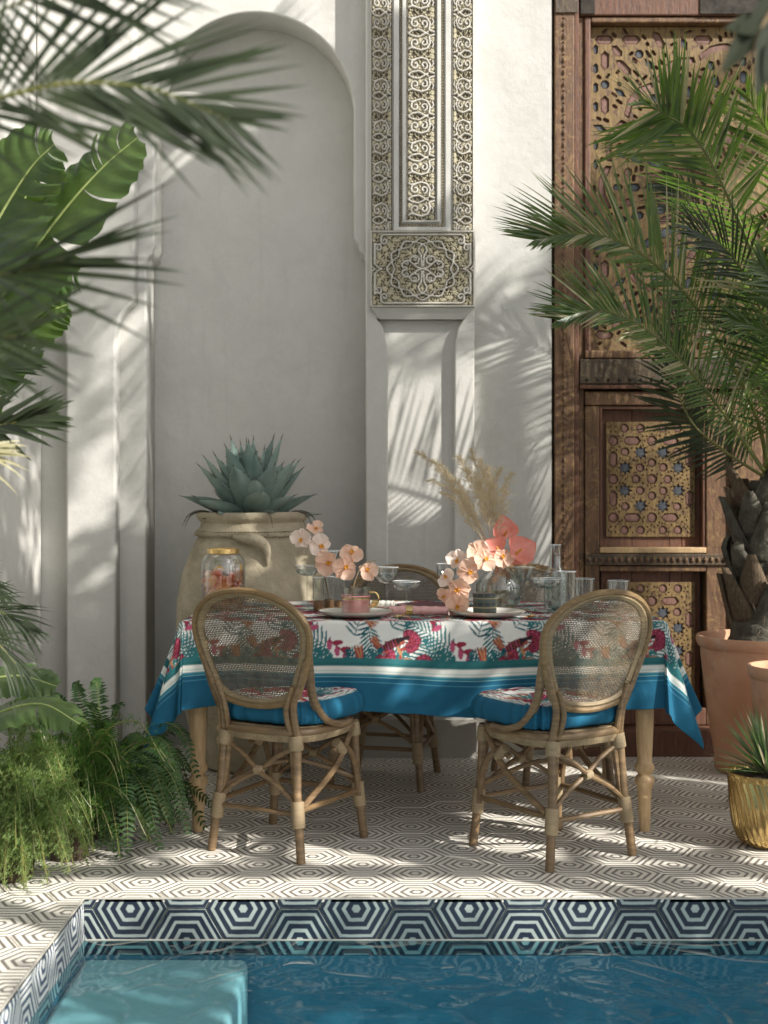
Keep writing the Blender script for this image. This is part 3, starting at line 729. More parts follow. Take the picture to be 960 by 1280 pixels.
def wicket(top, bot, yl, mir, lowhalf=False):
    """star-lattice panel; positions read off the photograph's panel (x 300-785, y 210-835)"""
    ax0, ax1 = 758.5, 869.5
    def mx(u): p = ax0 + (u-300)/485*(ax1-ax0); return dx(1862-p) if mir else dx(p)
    def mz(v): return dz(top + (v-210)/625*(bot-top))
    s = 1/ (485/(ax1-ax0)) * DY / F
    items = []
    half = [('c', 400, 245), ('c', 488, 245), ('c', 610, 245), ('c', 692, 245), ('o', 338, 313), ('h', 442, 313), ('o', 550, 313), ('h', 650, 313), ('o', 755, 313),
            ('c', 403, 373), ('s', 488, 377), ('s', 610, 377), ('c', 688, 373), ('v', 338, 415), ('v', 755, 415), ('c', 550, 432), ('s', 403, 460), ('c', 485, 460), ('c', 612, 458), ('s', 694, 460)]
    mid = [('o', 338, 522), ('c', 463, 522), ('o', 550, 522), ('c', 637, 522), ('o', 755, 522)]
    allp = half + mid + [(k, u, 1044-v) for k, u, v in half]
    for k, u, v in allp:
        x, z = mx(u), mz(v)
        if k == 'c': items.append(('inlay_rosette', ngon(x, z, 22*s, 8, .39), 'plum_paint', 'c'))
        if k == 'o': items.append(('inlay_octagon', ngon(x, z, 26*s, 8, .39), 'plum_paint', 'o'))
        if k == 's': items.append(('inlay_star', star8(x, z, 38*s), 'ink_paint', 's'))
        if k == 'h': items.append(('inlay_hexagon', longhex(x, z, 44*s, 21*s), 'plum_paint', 'h'))
        if k == 'v': items.append(('inlay_hexagon', longhex(x, z, 42*s, 20*s, math.pi/2), 'plum_paint', 'v'))
    dots = [(x, y) for x in (325, 350, 525, 562, 745, 770) for y in (235, 262)] + [(370, 290), (500, 290), (590, 285), (715, 290), (370, 345), (520, 345), (580, 345), (720, 345), (445, 385), (655, 385), (375, 410), (715, 410), (450, 420), (645, 420),
            (520, 410), (580, 400), (440, 480), (550, 475), (655, 480), (375, 500), (715, 500), (405, 522), (500, 500), (600, 500), (690, 522), (505, 440), (590, 440), (320, 365), (355, 365), (740, 365), (772, 365), (320, 480), (772, 480)]
    x0, x1 = sorted((mx(300), mx(785))); z0, z1 = mz(835), mz(210)
    pk = Pack(x0, x1, z0, z1); holes = []
    keep = []
    for it in items:
        g = grow(it[1], 1.14)
        if pk.fits(g): holes.append(g); keep.append(it)
    items = keep
    for u, v in dots + [(u, 1044-v) for u, v in dots]:
        g = ngon(mx(u), mz(v), 6.5*s, 4, .2)
        if pk.fits(g): holes.append(g)
    rz_ = random.Random(9)
    for _ in range(900):
        X_, Z_ = rz_.uniform(x0, x1), rz_.uniform(z0, z1); g = rz_.choice([ngon(X_, Z_, 6.*s, 4, 0), ngon(X_, Z_, 5.5*s, 3, rz_.choice((.5, 1.57))), ngon(X_, Z_, 8*s, 4, 0, .6, 1.2)])
        if pk.fits(g): holes.append(g)
    yf = yl
    out = [(x0, z0), (x1, z0), (x1, z1), (x0, z1)]
    dl(slab('lattice', [out] + holes, yf + .0085, yf, 'yellow_paint', door, .0007))
    for nme, p, mat, key in items: inlay(nme, p, mat, yf + .0115, .0065, (key, s))
for mir in (False, True):
    M = dict(mir=False)
    def mb(name, a, b, top, bot, y0, y1, mat, bv=.004, label=None):
        if mir: a, b = 1862-b, 1862-a
        board(name, a, b, top, bot, y0, y1, mat, bv, label=label)
    mb('wicket_rail', 730, 911, 490, 507, 6.0, 6.10, 'old_wood', .005)
    mb('wicket_stile', 730, 748, 508, 905, 6.004, 6.10, 'old_wood', .005); mb('wicket_stile', 881, 911, 508, 905, 6.004, 6.10, 'old_wood', .005)
    mb('wicket_moulding', 748.3, 752, 508, 692, 6.010, 6.10, 'red_wood', .003); mb('wicket_moulding', 877, 880.7, 508, 692, 6.010, 6.10, 'red_wood', .003)
    mb('wicket_moulding', 752.3, 876.7, 508, 512, 6.010, 6.10, 'red_wood', .003)
    mb('wicket_ledge', 748.5, 880.5, 684, 691, 5.994, 6.10, 'pale_wood', .004)  # pale tone puts the ledge's sun highlight into its colour
    mb('carved_rail', 730.3, 911, 692, 706, 5.992, 6.10, 'dark_wood', .003, 'dark gouged rail between the two lattice panels')
    mb('wicket_rail', 748.3, 880.7, 707, 714, 6.004, 6.10, 'old_wood', .004); mb('wicket_rail', 748.3, 880.7, 884, 905, 6.004, 6.10, 'red_wood', .004)
    # plank grounds behind the lattices
    for top, bot in ((512.3, 683.7), (714.5, 883.5)):
        for i, (a, b) in enumerate(((752.4, 791), (791.6, 838), (838.7, 853), (853.7, 876.6))):
            mb('plank', a, b, top, bot, 6.055 + .0015*(i % 2), 6.10, 'red_wood', .0015)
    wicket(527, 671, 6.044, mir); wicket(728, 872, 6.044, mir)
    # gouged notches along the carved rail
    m = MB()
    for k in range(22):
        p = 735 + k*8; p = 1862-p if mir else p
        m.prism(ngon(dx(p), dz(699), .011, 4, (k % 3)*.5, .8, 1.3), 5.9925, 5.984, 0, .5)
    dl(m.obj('carving', 'old_wood', door, smooth=False))
board('meeting_stile', 912, 950, 488, 905, 5.985, 6.10, 'old_wood', .006)
m = MB(); m.box(dx(690), dx(1172), 5.90, 6.10, -.0119, dz(906)); me = m.mesh('threshold', 'red_wood', False); bevel_mesh(me, .008); dl(link('threshold', me, door))
m = MB()       # nail heads and worn edge carving up the left jamb
for k in range(60):
    z = dz(20 + k*15); m.prism(ngon(dx(703), z, .012, 4, 0, .55, 1.2), 5.9755, 5.967, 0, .55)
    m.prism(ngon(dx(703), z - .028, .005, 6), 5.9755, 5.969, 0, .4)
dl(m.obj('jamb_carving', 'old_wood', door, smooth=False))
# upper panel: planks, great rosette lattice
for i in range(7): board('plank', 737.6 + i*55.2, 737.6 + (i+1)*55.2 - .7, 31.4, 438.5, 6.062 + .002*(i % 2), 6.10, 'red_wood', .002)
RC = (dx(931), dz(233)); u = DY/F
holes = []; its = []; pk = Pack(dx(738), dx(1124), dz(438), dz(32))
def rad_piece(kind, poly_fn, n, r, off, mat, nm):
    for i in range(n):
        a = 2*math.pi*(i+off)/n
        base = poly_fn()
        c, s_ = math.cos(a), math.sin(a)
        poly = [(RC[0] + (x+r)*u*c - z*u*s_, RC[1] + (x+r)*u*s_ + z*u*c) for x, z in base]
        g = grow(poly, 1.1)
        if pk.fits(g): holes.append(g); its.append((nm, poly, mat))
lh = lambda a, b: (lambda: longhex(0, 0, a, b))
rad_piece('k', lambda: [(-30, 0), (8, 4.6), (32, 0), (8, -4.6)], 24, 62, 0, 'plum_paint', 'inlay_petal')
rad_piece('k', lambda: [(-24, 0), (2, 4.6), (26, 0), (2, -4.6)], 24, 104, .5, 'plum_paint', 'inlay_petal')
rad_piece('k', lh(12, 5.0), 24, 112, 0, 'ink_paint', 'inlay_hexagon')
rad_piece('k', lh(8, 4.5), 24, 138, 0, 'ink_paint', 'inlay_hexagon')
rad_piece('k', lambda: ngon(0, 0, 5, 8), 24, 146, .5, 'plum_paint', 'inlay_octagon')
rad_piece('k', lambda: [(-8, -24), (-1, -9), (0, 0), (-1, 9), (-8, 24), (-1, 25), (7, 10), (8, 0), (7, -10), (-1, -25)], 18, 174, 0, 'plum_paint', 'inlay_band')
rad_piece('k', lambda: [(-9, 0), (0, 4), (9, 0), (0, -4)], 24, 195, .5, 'ink_paint', 'inlay_hexagon')
rad_piece('k', lh(12, 4.5), 24, 213, 0, 'plum_paint', 'inlay_hexagon')
rad_piece('k', lh(6, 3.5), 24, 158, 0, 'ink_paint', 'inlay_hexagon')
rad_piece('k', lambda: ngon(0, 0, 4, 6), 24, 128, .5, 'plum_paint', 'inlay_octagon')
for sx in (1, -1):
    for sz in (1, -1):
        for (px0, py0, kind) in [(756, 48, 'h'), (772, 62, 'd'), (757, 74, 'v'), (790, 48, 'h'), (774, 85, 'o'), (757, 104, 'o'), (800, 66, 'o'), (822, 48, 'o'), (792, 80, 'q'), (776, 106, 'o'), (846, 48, 'h'), (757, 130, 'v'),
                                 (880, 48, 'h'), (757, 162, 'v'), (914, 48, 'h'), (757, 196, 'v'), (745.5, 60, 's'), (745.5, 84, 's'), (745.5, 108, 's'), (745.5, 132, 's'), (745.5, 156, 's'), (745.5, 180, 's'), (745.5, 204, 's')]:
            X = RC[0] + sx*(px0-931)*u; Z = RC[1] - sz*(py0-233)*u
            p = {'h': lambda: longhex(X, Z, 11*u, 5*u), 'v': lambda: longhex(X, Z, 11*u, 4.6*u, math.pi/2), 'd': lambda: longhex(X, Z, 8*u, 4*u, -sx*sz*.8), 'q': lambda: longhex(X, Z, 6*u, 3.2*u, sx*sz*.8),
                 'o': lambda: ngon(X, Z, 5.2*u, 8, .39), 's': lambda: longhex(X, Z, 6*u, 2.6*u, math.pi/2)}[kind]()
            g = grow(p, 1.12)
            if not pk.fits(g): continue
            holes.append(g); its.append(('inlay_hexagon' if kind in 'hvdqs' else 'inlay_octagon', p, 'ink_paint' if kind in 'so' else 'plum_paint'))
rz_ = random.Random(10)
for _ in range(2600):
    X_, Z_ = rz_.uniform(dx(740), dx(1122)), rz_.uniform(dz(436), dz(34)); a = math.atan2(Z_-RC[1], X_-RC[0]); r_ = math.hypot(Z_-RC[1], X_-RC[0])
    if r_ < 26*u: continue
    g = longhex(X_, Z_, rz_.uniform(3, 7)*u, rz_.uniform(1.7, 2.6)*u, a + rz_.choice((0, 0, math.pi/2)))
    if pk.fits(g): holes.append(g)
o_ = [(dx(738), dz(438)), (dx(1124), dz(438)), (dx(1124), dz(32)), (dx(738), dz(32))]
dl(slab('lattice', [o_] + holes, 6.0565, 6.048, 'yellow_paint', door, .0010))
for nm, p, mat in its: inlay(nm, p, mat, 6.0615, .0065, None)
# ================================================================ TABLE AND CLOTH
TX0, TX1, TY0, TY1, TZ = -.700, .975, 4.53, 5.43, .745
table = thing('dining_table', 'pale turned-leg wooden dining table under the printed cloth', 'table', ((TX0+TX1)/2, (TY0+TY1)/2, 0))
def tl(o): o.location.x -= (TX0+TX1)/2; o.location.y -= (TY0+TY1)/2; return o
m = MB(); m.box(TX0, TX1, TY0, TY1, TZ-.03, TZ-.002); me = m.mesh('table_top', 'pale_wood', False); bevel_mesh(me, .006); tl(link('table_top', me, table))
m = MB(); m.box(TX0+.05, TX1-.05, TY0+.05, TY0+.075, TZ-.12, TZ-.0305); m.box(TX0+.05, TX1-.05, TY1-.075, TY1-.05, TZ-.12, TZ-.0305)
m.box(TX0+.05, TX0+.075, TY0+.0755, TY1-.0755, TZ-.12, TZ-.0305); m.box(TX1-.075, TX1-.05, TY0+.0755, TY1-.0755, TZ-.12, TZ-.0305)
tl(m.obj('apron', 'pale_wood', table, smooth=False))
def leg_mesh():
    m = MB()
    prof = [(.0, 0), (.020, 0), (.022, .02), (.027, .12), (.030, .155), (.036, .165), (.040, .178), (.036, .192), (.028, .198), (.027, .205), (.036, .213), (.040, .224), (.036, .236), (.030, .245), (.029, .26),
            (.032, .30), (.036, .40), (.039, .50), (.040, .525), (.030, .535), (.028, .55), (.037, .56), (.040, .575), (.036, .585)]
    m.lathe([(a*.88, b) for a, b in prof], 36)
    o = 6
    for i, v in enumerate(m.v):       # shallow flutes above the rings
        if .25 < v[2] < .53:
            a = math.atan2(v[1], v[0]); k = 1 - .045*max(0, math.cos(a*9)); m.v[i] = (v[0]*k, v[1]*k, v[2])
    m.box(-.042, .042, -.042, .042, .586, TZ-.031)
    return m.mesh('leg', 'pale_wood', angle=50)
lm = leg_mesh()
for x in (TX0+.042, TX1-.052):
    for y in (TY0+.06, TY1-.07):
        tl(link('leg', lm, table, (x, y, 0)))

# --- the printed design, drawn once in cloth coordinates (metres) -----------------
OV = .322
CW, CH_ = (TX1-TX0) + 2*OV, (TY1-TY0) + 2*OV
class Canvas:
    def __init__(s, w, h, res, bg): s.res = res; s.nx = int(w/res); s.ny = int(h/res); s.a = np.empty((s.ny, s.nx, 3), np.float32); s.a[:] = bg
    def _box(s, x0, x1, y0, y1):
        i0, i1 = max(0, int(x0/s.res)-1), min(s.nx, int(x1/s.res)+2); j0, j1 = max(0, int(y0/s.res)-1), min(s.ny, int(y1/s.res)+2)
        if i0 >= i1 or j0 >= j1: return None
        X, Y = np.meshgrid(np.arange(i0, i1)*s.res, np.arange(j0, j1)*s.res); return i0, i1, j0, j1, X, Y
    def leaf(s, x0, y0, x1, y1, w, col, tip=1.0):
        b = s._box(min(x0, x1)-w, max(x0, x1)+w, min(y0, y1)-w, max(y0, y1)+w)
        if not b: return
        i0, i1, j0, j1, X, Y = b; dx_, dy_ = x1-x0, y1-y0; L = dx_*dx_+dy_*dy_+1e-12
        t = ((X-x0)*dx_+(Y-y0)*dy_)/L; d = np.abs((X-x0)*dy_-(Y-y0)*dx_)/math.sqrt(L)
        ww = w*np.sqrt(np.clip(t, 0, 1))*np.clip(1-t, 0, 1)**(.55*tip)*1.9
        k = (t > 0) & (t < 1) & (d < ww)
        s.a[j0:j1, i0:i1][k] = col
    def line(s, pts, w, col):
        for (x0, y0), (x1, y1) in zip(pts[:-1], pts[1:]):
            b = s._box(min(x0, x1)-w, max(x0, x1)+w, min(y0, y1)-w, max(y0, y1)+w)
            if not b: continue
            i0, i1, j0, j1, X, Y = b; dx_, dy_ = x1-x0, y1-y0; L = dx_*dx_+dy_*dy_+1e-12
            t = np.clip(((X-x0)*dx_+(Y-y0)*dy_)/L, 0, 1); k = np.hypot(X-x0-t*dx_, Y-y0-t*dy_) < w
            s.a[j0:j1, i0:i1][k] = col
    def disc(s, x, y, r, col, ry=None):
        ry = ry or r; b = s._box(x-r, x+r, y-ry, y+ry)
        if b:
            i0, i1, j0, j1, X, Y = b; s.a[j0:j1, i0:i1][((X-x)/r)**2+((Y-y)/ry)**2 < 1] = col
    def sample(s, x, y):
        fx_ = np.clip(x/s.res, 0, s.nx-1.001); fy_ = np.clip(y/s.res, 0, s.ny-1.001); i = fx_.astype(int); j = fy_.astype(int); u = (fx_-i)[:, None]; v = (fy_-j)[:, None]
        return s.a[j, i]*(1-u)*(1-v)+s.a[j, i+1]*u*(1-v)+s.a[j+1, i]*(1-u)*v+s.a[j+1, i+1]*u*v
TEAL = (.025, .135, .145); TEAL2 = (.035, .15, .155); DTEAL = (.01, .08, .10); MAR = (.27, .025, .05); PINK = (.44, .08, .16); ORG = (.44, .22, .10); RUST = (.30, .05, .04); WH = (.74, .72, .67); BLUE = (.010, .10, .175); DBL = (.03, .015, .02)
rc = random.Random(11)
def palm_sprig(c, x, y, ang, L, col, n=12):
    dx_, dy_ = math.cos(ang), math.sin(ang); pts = []
    for i in range(n+1):
        t = i/n; b = ang + .25*t; px0, py0 = x + L*t*math.cos(ang+.12*t), y + L*t*math.sin(ang+.12*t); pts.append((px0, py0))
        ll = L*.42*math.sin(math.pi*min(1, t*.9+.12))**.6
        for sg in (-1, 1):
            a = b + sg*(1.05-.5*t); c.leaf(px0, py0, px0+ll*math.cos(a), py0+ll*math.sin(a), .0037, col if rc.random() < .75 else (TEAL2 if col == TEAL else TEAL))
    c.line(pts, .0014, col)
def protea(c, x, y, ang, R):
    for k in range(5):
        a = ang + math.pi + (k-2)*.09; c.leaf(x, y, x+R*1.7*math.cos(a), y+R*1.7*math.sin(a), .0045, ORG if k % 2 else RUST)
    for ring, (rr, col) in enumerate(((1.0, MAR), (.8, PINK), (.62, MAR), (.42, RUST))):
        for k in range(15):
            s_ = (k-7)/7; a = ang + s_*1.55; L_ = R*rr*(1-.28*abs(s_)); x_, y_ = x + .12*R*math.cos(a), y + .12*R*math.sin(a)
            c.leaf(x_, y_, x_+L_*1.06*math.cos(a), y_+L_*1.06*math.sin(a), .0078, (.10, .012, .03), .8); c.leaf(x_, y_, x_+L_*math.cos(a), y_+L_*math.sin(a), .0058, col if (k+ring) % 2 else (.42, .06, .10), .8)
def sprig_orange(c, x, y, ang, L):
    pts = [(x+L*t*math.cos(ang+.8*t), y+L*t*math.sin(ang+.8*t)) for t in np.linspace(0, 1, 8)]; c.line(pts, .0018, ORG)
    for i, p in enumerate(pts[1:]):
        a = ang+.8*i/7 + (.9 if i % 2 else -.9); c.leaf(*p, p[0]+.032*math.cos(a), p[1]+.032*math.sin(a), .007, ORG if i % 3 else RUST)
def heli(c, x, y, ang, L):
    for k in range(5):
        t = k/5; px0, py0 = x+L*t*math.cos(ang), y+L*t*math.sin(ang); a = ang+(.8 if k % 2 else -.8); c.leaf(px0, py0, px0+.036*math.cos(a), py0+.036*math.sin(a), .010, MAR if k % 2 else PINK)
    c.line([(x, y), (x+L*math.cos(ang), y+L*math.sin(ang))], .003, MAR)
def bird(c, x, y, ang):
    c_, s_ = math.cos(ang), math.sin(ang); f = lambda u, v: (x+u*c_-v*s_, y+u*s_+v*c_)
    c.leaf(*f(0, 0), *f(.085, 0), .016, DBL)
    for k in range(6): c.line([f(.008+k*.010, -.012), f(.012+k*.010, .012)], .0018, RUST if k % 2 else PINK)
    c.line([f(.07, 0), f(.105, -.006)], .006, DBL); c.disc(*f(0, 0), .010, DTEAL)
def botanical(c, w, h, dens=1.0):
    # a repeat of 44 cm, like the woven print
    Pp = .43
    for iy in range(-1, int(h/.265)+2):
        for ix in range(-1, int(w/Pp)+2):
            X = ix*Pp + (.17 if iy % 2 else 0); Y = iy*.265
            palm_sprig(c, X+.02, Y+.03, .75, .20, TEAL); palm_sprig(c, X+.22, Y+.26, -1.2, .20, TEAL); palm_sprig(c, X+.32, Y+.0, 1.25, .21, DTEAL); palm_sprig(c, X+.40, Y+.10, 2.0, .18, TEAL)
            palm_sprig(c, X+.40, Y+.22, 2.5, .18, TEAL); palm_sprig(c, X+.10, Y+.14, .3, .16, TEAL2); palm_sprig(c, X+.05, Y+.20, -.4, .15, DTEAL); palm_sprig(c, X+.14, Y+.10, 2.2, .15, DTEAL); palm_sprig(c, X+.26, Y+.16, .1, .15, TEAL)
            sprig_orange(c, X+.19, Y+.12, .5, .10); sprig_orange(c, X+.38, Y+.10, 2.6, .09); palm_sprig(c, X+.11, Y+.29, -1.5, .14, TEAL)
            protea(c, X+.085, Y+.15, -1.4, .050); protea(c, X+.33, Y+.09, 2.4, .052); protea(c, X+.24, Y+.245, .2, .046); protea(c, X+.16, Y+.20, -1.0, .044); protea(c, X+.30, Y+.16, 1.4, .040)
            heli(c, X+.16, Y+.02, 1.2, .09); heli(c, X+.40, Y+.25, -.7, .09); heli(c, X+.04, Y+.07, 2.7, .07)
            bird(c, X+.15, Y+.215, .5); bird(c, X+.37, Y+.165, -2.9)
            for k in range(10): a = rc.random()*6.28; c.leaf(X+.43, Y+.14, X+.43+.03*math.cos(a), Y+.14+.03*math.sin(a), .006, PINK)
cv = Canvas(CW, CH_, .0026, WH); botanical(cv, CW, CH_)
def border(cvs, w, h, bands):
    X, Y = np.meshgrid(np.arange(cvs.nx)*cvs.res, np.arange(cvs.ny)*cvs.res); e = np.minimum(np.minimum(X, w-X), np.minimum(Y, h-Y))
    for lo, hi, col in bands: cvs.a[(e >= lo) & (e < hi)] = col
border(cv, CW, CH_, [(0, .160, BLUE), (.118, .121, (.20, .42, .44)), (.100, .1025, (.08, .27, .36)), (.123, .132, (.03, .20, .26)), (.132, .158, (.68, .68, .62)), (.138, .1405, (.3, .45, .42)), (.158, .186, TEAL), (.164, .168, (.015, .1, .1))])
# --- cloth sheet ------------------------------------------------------------------
def spacing(segs):
    out = [0.]
    for L, st in segs:
        n = max(1, int(round(L/st))); out += [out[-1] + L/n*(i+1) for i in range(n)]
    return np.array(out)
us = spacing([(OV, .003), (TX1-TX0, .0032), (OV, .003)])
vs_ = spacing([(OV+.03, .0029), (TY1-TY0-.06, .010), (OV+.03, .014)])
U, V = np.meshgrid(us, vs_)
du = np.where(U < OV, U-OV, np.where(U > CW-OV, U-(CW-OV), 0)); dv = np.where(V < OV, V-OV, np.where(V > CH_-OV, V-(CH_-OV), 0))
bx = np.clip(U-OV, 0, TX1-TX0)+TX0; by = np.clip(V-OV, 0, TY1-TY0)+TY0
r = np.hypot(du, dv); th = np.arctan2(np.abs(dv), np.abs(du)+1e-9)       # 0: side drop, pi/2: front drop
corner = (np.abs(du) > 0) & (np.abs(dv) > 0)
# the hanging cloth falls straight down; at the corners it gathers into one fold pushed out along the diagonal
R0 = .012
drop = np.where(r > 0, np.maximum(r - R0*.57, 0), 0); ease = np.clip(r/(R0*1.57), 0, 1); outx = R0*np.sin(ease*math.pi/2)
ox_ = np.cos(th)*np.sign(du); oy_ = np.sin(th)*np.sign(dv)
flare = np.where(corner, .10*np.sin(2*th), 0.)
side = (np.abs(du) > 0) & (~corner)
front = (np.abs(dv) > 0) & (~corner)
# soft standing folds along the front and sides
ph = U*1.0
fold = np.where(front, (.020*np.sin(ph*8.+.6)+.013*np.sin(ph*19.+1.2)+.006*np.sin(ph*43))*np.clip(r/.3, 0, 1)**1.6, 0)
fold = np.where(side, (.02*np.sin(V*11+.5))*np.clip(r/.3, 0, 1)**1.5 + .10*(r/.32)**1.2*(.35+.65*np.clip(1-np.minimum(V-OV, CH_-OV-V)/.35, 0, 1)), fold)
# front drop leans outward close to its corners
nearc = np.where(front, np.exp(-np.minimum(U-OV, CW-OV-U)/.05), 0)
fold = fold + np.where(front, .03*nearc*(r/.32), 0)
horiz = outx + fold + flare*r*.85
crinkle = np.where(corner, .014*np.sin(th*10.)*(r/.3), 0)
hx = ox_*(horiz + crinkle); hy = oy_*(horiz + crinkle)
# keep continuity between the corner cone and the side drops (which flare .10)
kk = np.where(corner, np.cos(th)**2, 0); hx = hx + np.where(corner, np.sign(du)*kk*.10*(r/.32)**1.2, 0)
kf = np.where(corner, np.sin(th)**4, 0); hy = hy + np.where(corner, np.sign(dv)*kf*.03*(r/.32), 0)
sl = np.hypot(hx, hy)/(r+1e-6); zz = TZ + .003 - np.where(r > 0, drop*np.sqrt(np.clip(1-.55*sl**2, .3, 1)), 0)
rngc = np.random.RandomState(2)
zz = zz + np.where(r == 0, .0012*np.sin(U*37+V*11)*np.sin(V*29-U*5), 0)
zz = zz - np.where(front, (.016*np.sin(ph*4.3+2.2)+.006*np.sin(ph*11))*(r/.32), 0)
co = np.stack([bx+hx, by+hy, zz], -1).reshape(-1, 3)
ny, nx = U.shape; idx = np.arange(nx*ny).reshape(ny, nx)
q = np.stack([idx[:-1, :-1], idx[:-1, 1:], idx[1:, 1:], idx[1:, :-1]], -1).reshape(-1, 4)
def grid_mesh(name, co, q, col, mat):
    me = bpy.data.meshes.new(name); me.vertices.add(len(co)); me.vertices.foreach_set('co', np.asarray(co, np.float32).ravel())
    me.loops.add(q.size); me.loops.foreach_set('vertex_index', q.ravel().astype(np.int32)); me.polygons.add(len(q))
    me.polygons.foreach_set('loop_start', np.arange(0, q.size, 4, dtype=np.int32)); me.update(calc_edges=True)
    c4 = np.ones((len(co), 4), np.float32); c4[:, :3] = col
    a = me.color_attributes.new('paint', 'FLOAT_COLOR', 'POINT'); a.data.foreach_set('color', c4.ravel())
    me.materials.append(MATS[mat]); me.polygons.foreach_set('use_smooth', [True]*len(q)); return me
cm = grid_mesh('tablecloth', co, q, cv.sample(U.ravel(), V.ravel()), 'printed_cotton')
cloth = link('tablecloth', cm, None, label='tropical print tablecloth with blue and teal striped border over the dining table', cat='tablecloth')
md = cloth.modifiers.new('thick', 'SOLIDIFY'); md.thickness = .0016; md.offset = -1

# ================================================================ RATTAN CHAIRS
def build_chair():
    root = thing('rattan_chair', 'x', 'chair')
    A = 'rattan'
    RL, RR = Vector((-.178, -.195, 0)), Vector((.178, -.195, 0)); FL, FR = Vector((-.19, .19, 0)), Vector((.19, .19, 0))
    SZ = .415
    def rod(name, pts, r=.0115, mat=A, n=8, smooth=5, **k):
        m = MB(); p = catmull(pts, smooth) if len(pts) > 2 else pts; m.tube(p, r, n); return m.obj(name, mat, root, **k)
    tops = {}
    for nm, f, t in (('RL', RL, (-.145, -.165, SZ)), ('RR', RR, (.145, -.165, SZ)), ('FL', FL, (-.165, .165, SZ)), ('FR', FR, (.165, .165, SZ))):
        t = Vector(t); tops[nm] = t
        rear = nm[0] == 'R'
        m = MB()
        p0 = f + Vector((0, 0, .001)); m.tube([p0, f*.45 + t*.55 - Vector((f.x*.05, 0, 0)), t], [.0152, .0150, .0148], 10)
        m.obj('leg', A, root)
        # doubled cane beside the leg, splitting away towards the seat
        m = MB(); s = -1 if f.x < 0 else 1
        q = [f + (t-f)*.27 + Vector((-s*.016, .004, 0)), f + (t-f)*.6 + Vector((-s*.020, .006, 0)), t + Vector((-s*.026, .004, 0))]
        m.tube(catmull(q, 4), .0105, 8); m.obj('leg_cane', A, root)
        for z0, z1, rr in ((.27, .47, .0215), (.86, .97, .0235)):
            a = f + (t-f)*z0 + Vector((-s*.006, .001, 0)); b = f + (t-f)*z1 + Vector((-s*.009, .001, 0)); m = MB(); nn = 14
            pts = [a + (b-a)*i/(nn) for i in range(nn+1)]; m.tube(pts, [rr*(1+.05*(i % 2)) for i in range(nn+1)], 12)
            m.obj('binding', 'rattan_wrap', root)
    # seat ring and woven seat
    def superell(a, b, n, z, e=3.2, N=40, oy=0): return [Vector((a*math.copysign(abs(math.cos(t))**(2/e), math.cos(t)), oy + b*math.copysign(abs(math.sin(t))**(2/e), math.sin(t)), z)) for t in np.linspace(0, 2*math.pi, N, endpoint=False)]
    ring = superell(.190, .185, 0, SZ); ring.append(ring[0])
    m = MB(); m.tube(ring, .0145, 10, cap=False); m.obj('seat_ring', A, root)
    ring2 = [v*1 - Vector((0, 0, .026)) for v in superell(.178, .173, 0, SZ)]; ring2.append(ring2[0]); m = MB(); m.tube(ring2, .0085, 8, cap=False); m.obj('seat_ring', 'rattan_dark', root)
    # woven seat, wrapped over the rim
    m = MB(); n = 56
    prof = [(0, .008), (.55, .010), (.86, .014), (1.00, .016), (1.06, .004), (1.07, -.016), (1.02, -.034), (.98, -.036)]
    for (k, z) in prof:
        for i in range(n):
            t = 2*math.pi*i/n; e = 3.2; x = .186*k*math.copysign(abs(math.cos(t))**(2/e), math.cos(t)); y = .181*k*math.copysign(abs(math.sin(t))**(2/e), math.sin(t))
            m.v.append((x, y, SZ + z + (.0012 if i % 2 and k > .8 else 0)))
    for j in range(len(prof)-1):
        for i in range(n): m.f.append((j*n+i, j*n+(i+1) % n, (j+1)*n+(i+1) % n, (j+1)*n+i)); m.m.append(0)
    m.obj('seat', 'seat_weave', root)
    # back: outline in x,z
    def bw(z):                # half width of the balloon back at height z
        t = (z-.505)/(.872-.505); t = min(max(t, 0), 1)
        base = .132 + .083*math.sin(min(1, t/.74)*math.pi/2)
        topc = math.sqrt(max(0, 1-((t-.56)/.44)**2.5)) if t > .56 else 1
        botc = math.sqrt(max(0, 1-((.14-t)/.14)**2.6)) if t < .14 else 1
        return base*topc*botc
    def by_(z, x=0): return -.178 - (z-.43)*.17 - ((z-.43)**2)*.10 + .42*x*x
    zs = [.505+.367*(.5-.5*math.cos(math.pi*i/26)) for i in range(27)]
    outl = [(bw(z), z) for z in zs] + [(-bw(z), z) for z in reversed(zs[1:-1])]
    def loop(sc, off=0, dz=0): 
        cz = .70; return [Vector((x*sc[0], by_(cz+(z-cz)*sc[1], x) + off, cz+(z-cz)*sc[1]+dz)) for x, z in outl]
    def closed_tube(pts, r, n, mat, name):
        p = pts + [pts[0], ]; m = MB(); m.tube(p, r, n, cap=False); return m.obj(name, mat, root)
    closed_tube(loop((1.07, 1.045)), .0110, 8, 'rattan_dark', 'back_rim')
    # wide wrapped band inside the rim
    L1 = loop((1.03, 1.02), -.004); L2 = loop((.90, .918), -.004); L1b = loop((1.03, 1.02), .006); L2b = loop((.90, .918), .006)
    m = MB(); n = len(L1); sub = 3
    def dens(L): 
        o = []
        for i in range(n):
            for k in range(sub): o.append(L[i].lerp(L[(i+1) % n], k/sub))
        return o
    Ls = [dens(l) for l in (L1, L2, L2b, L1b)]; N = n*sub
    mid = [(a+b)/2 + Vector((0, -.006, 0)) for a, b in zip(Ls[0], Ls[1])]; midb = [(a+b)/2 + Vector((0, .006, 0)) for a, b in zip(Ls[3], Ls[2])]
    rows = [Ls[0], mid, Ls[1], Ls[2], midb, Ls[3]]
    for rI, L in enumerate(rows):
        for i, v in enumerate(L): m.v.append(tuple(v + Vector((0, (.0012 if i % 2 else -.0012)*(1 if rI < 3 else -1), 0))))
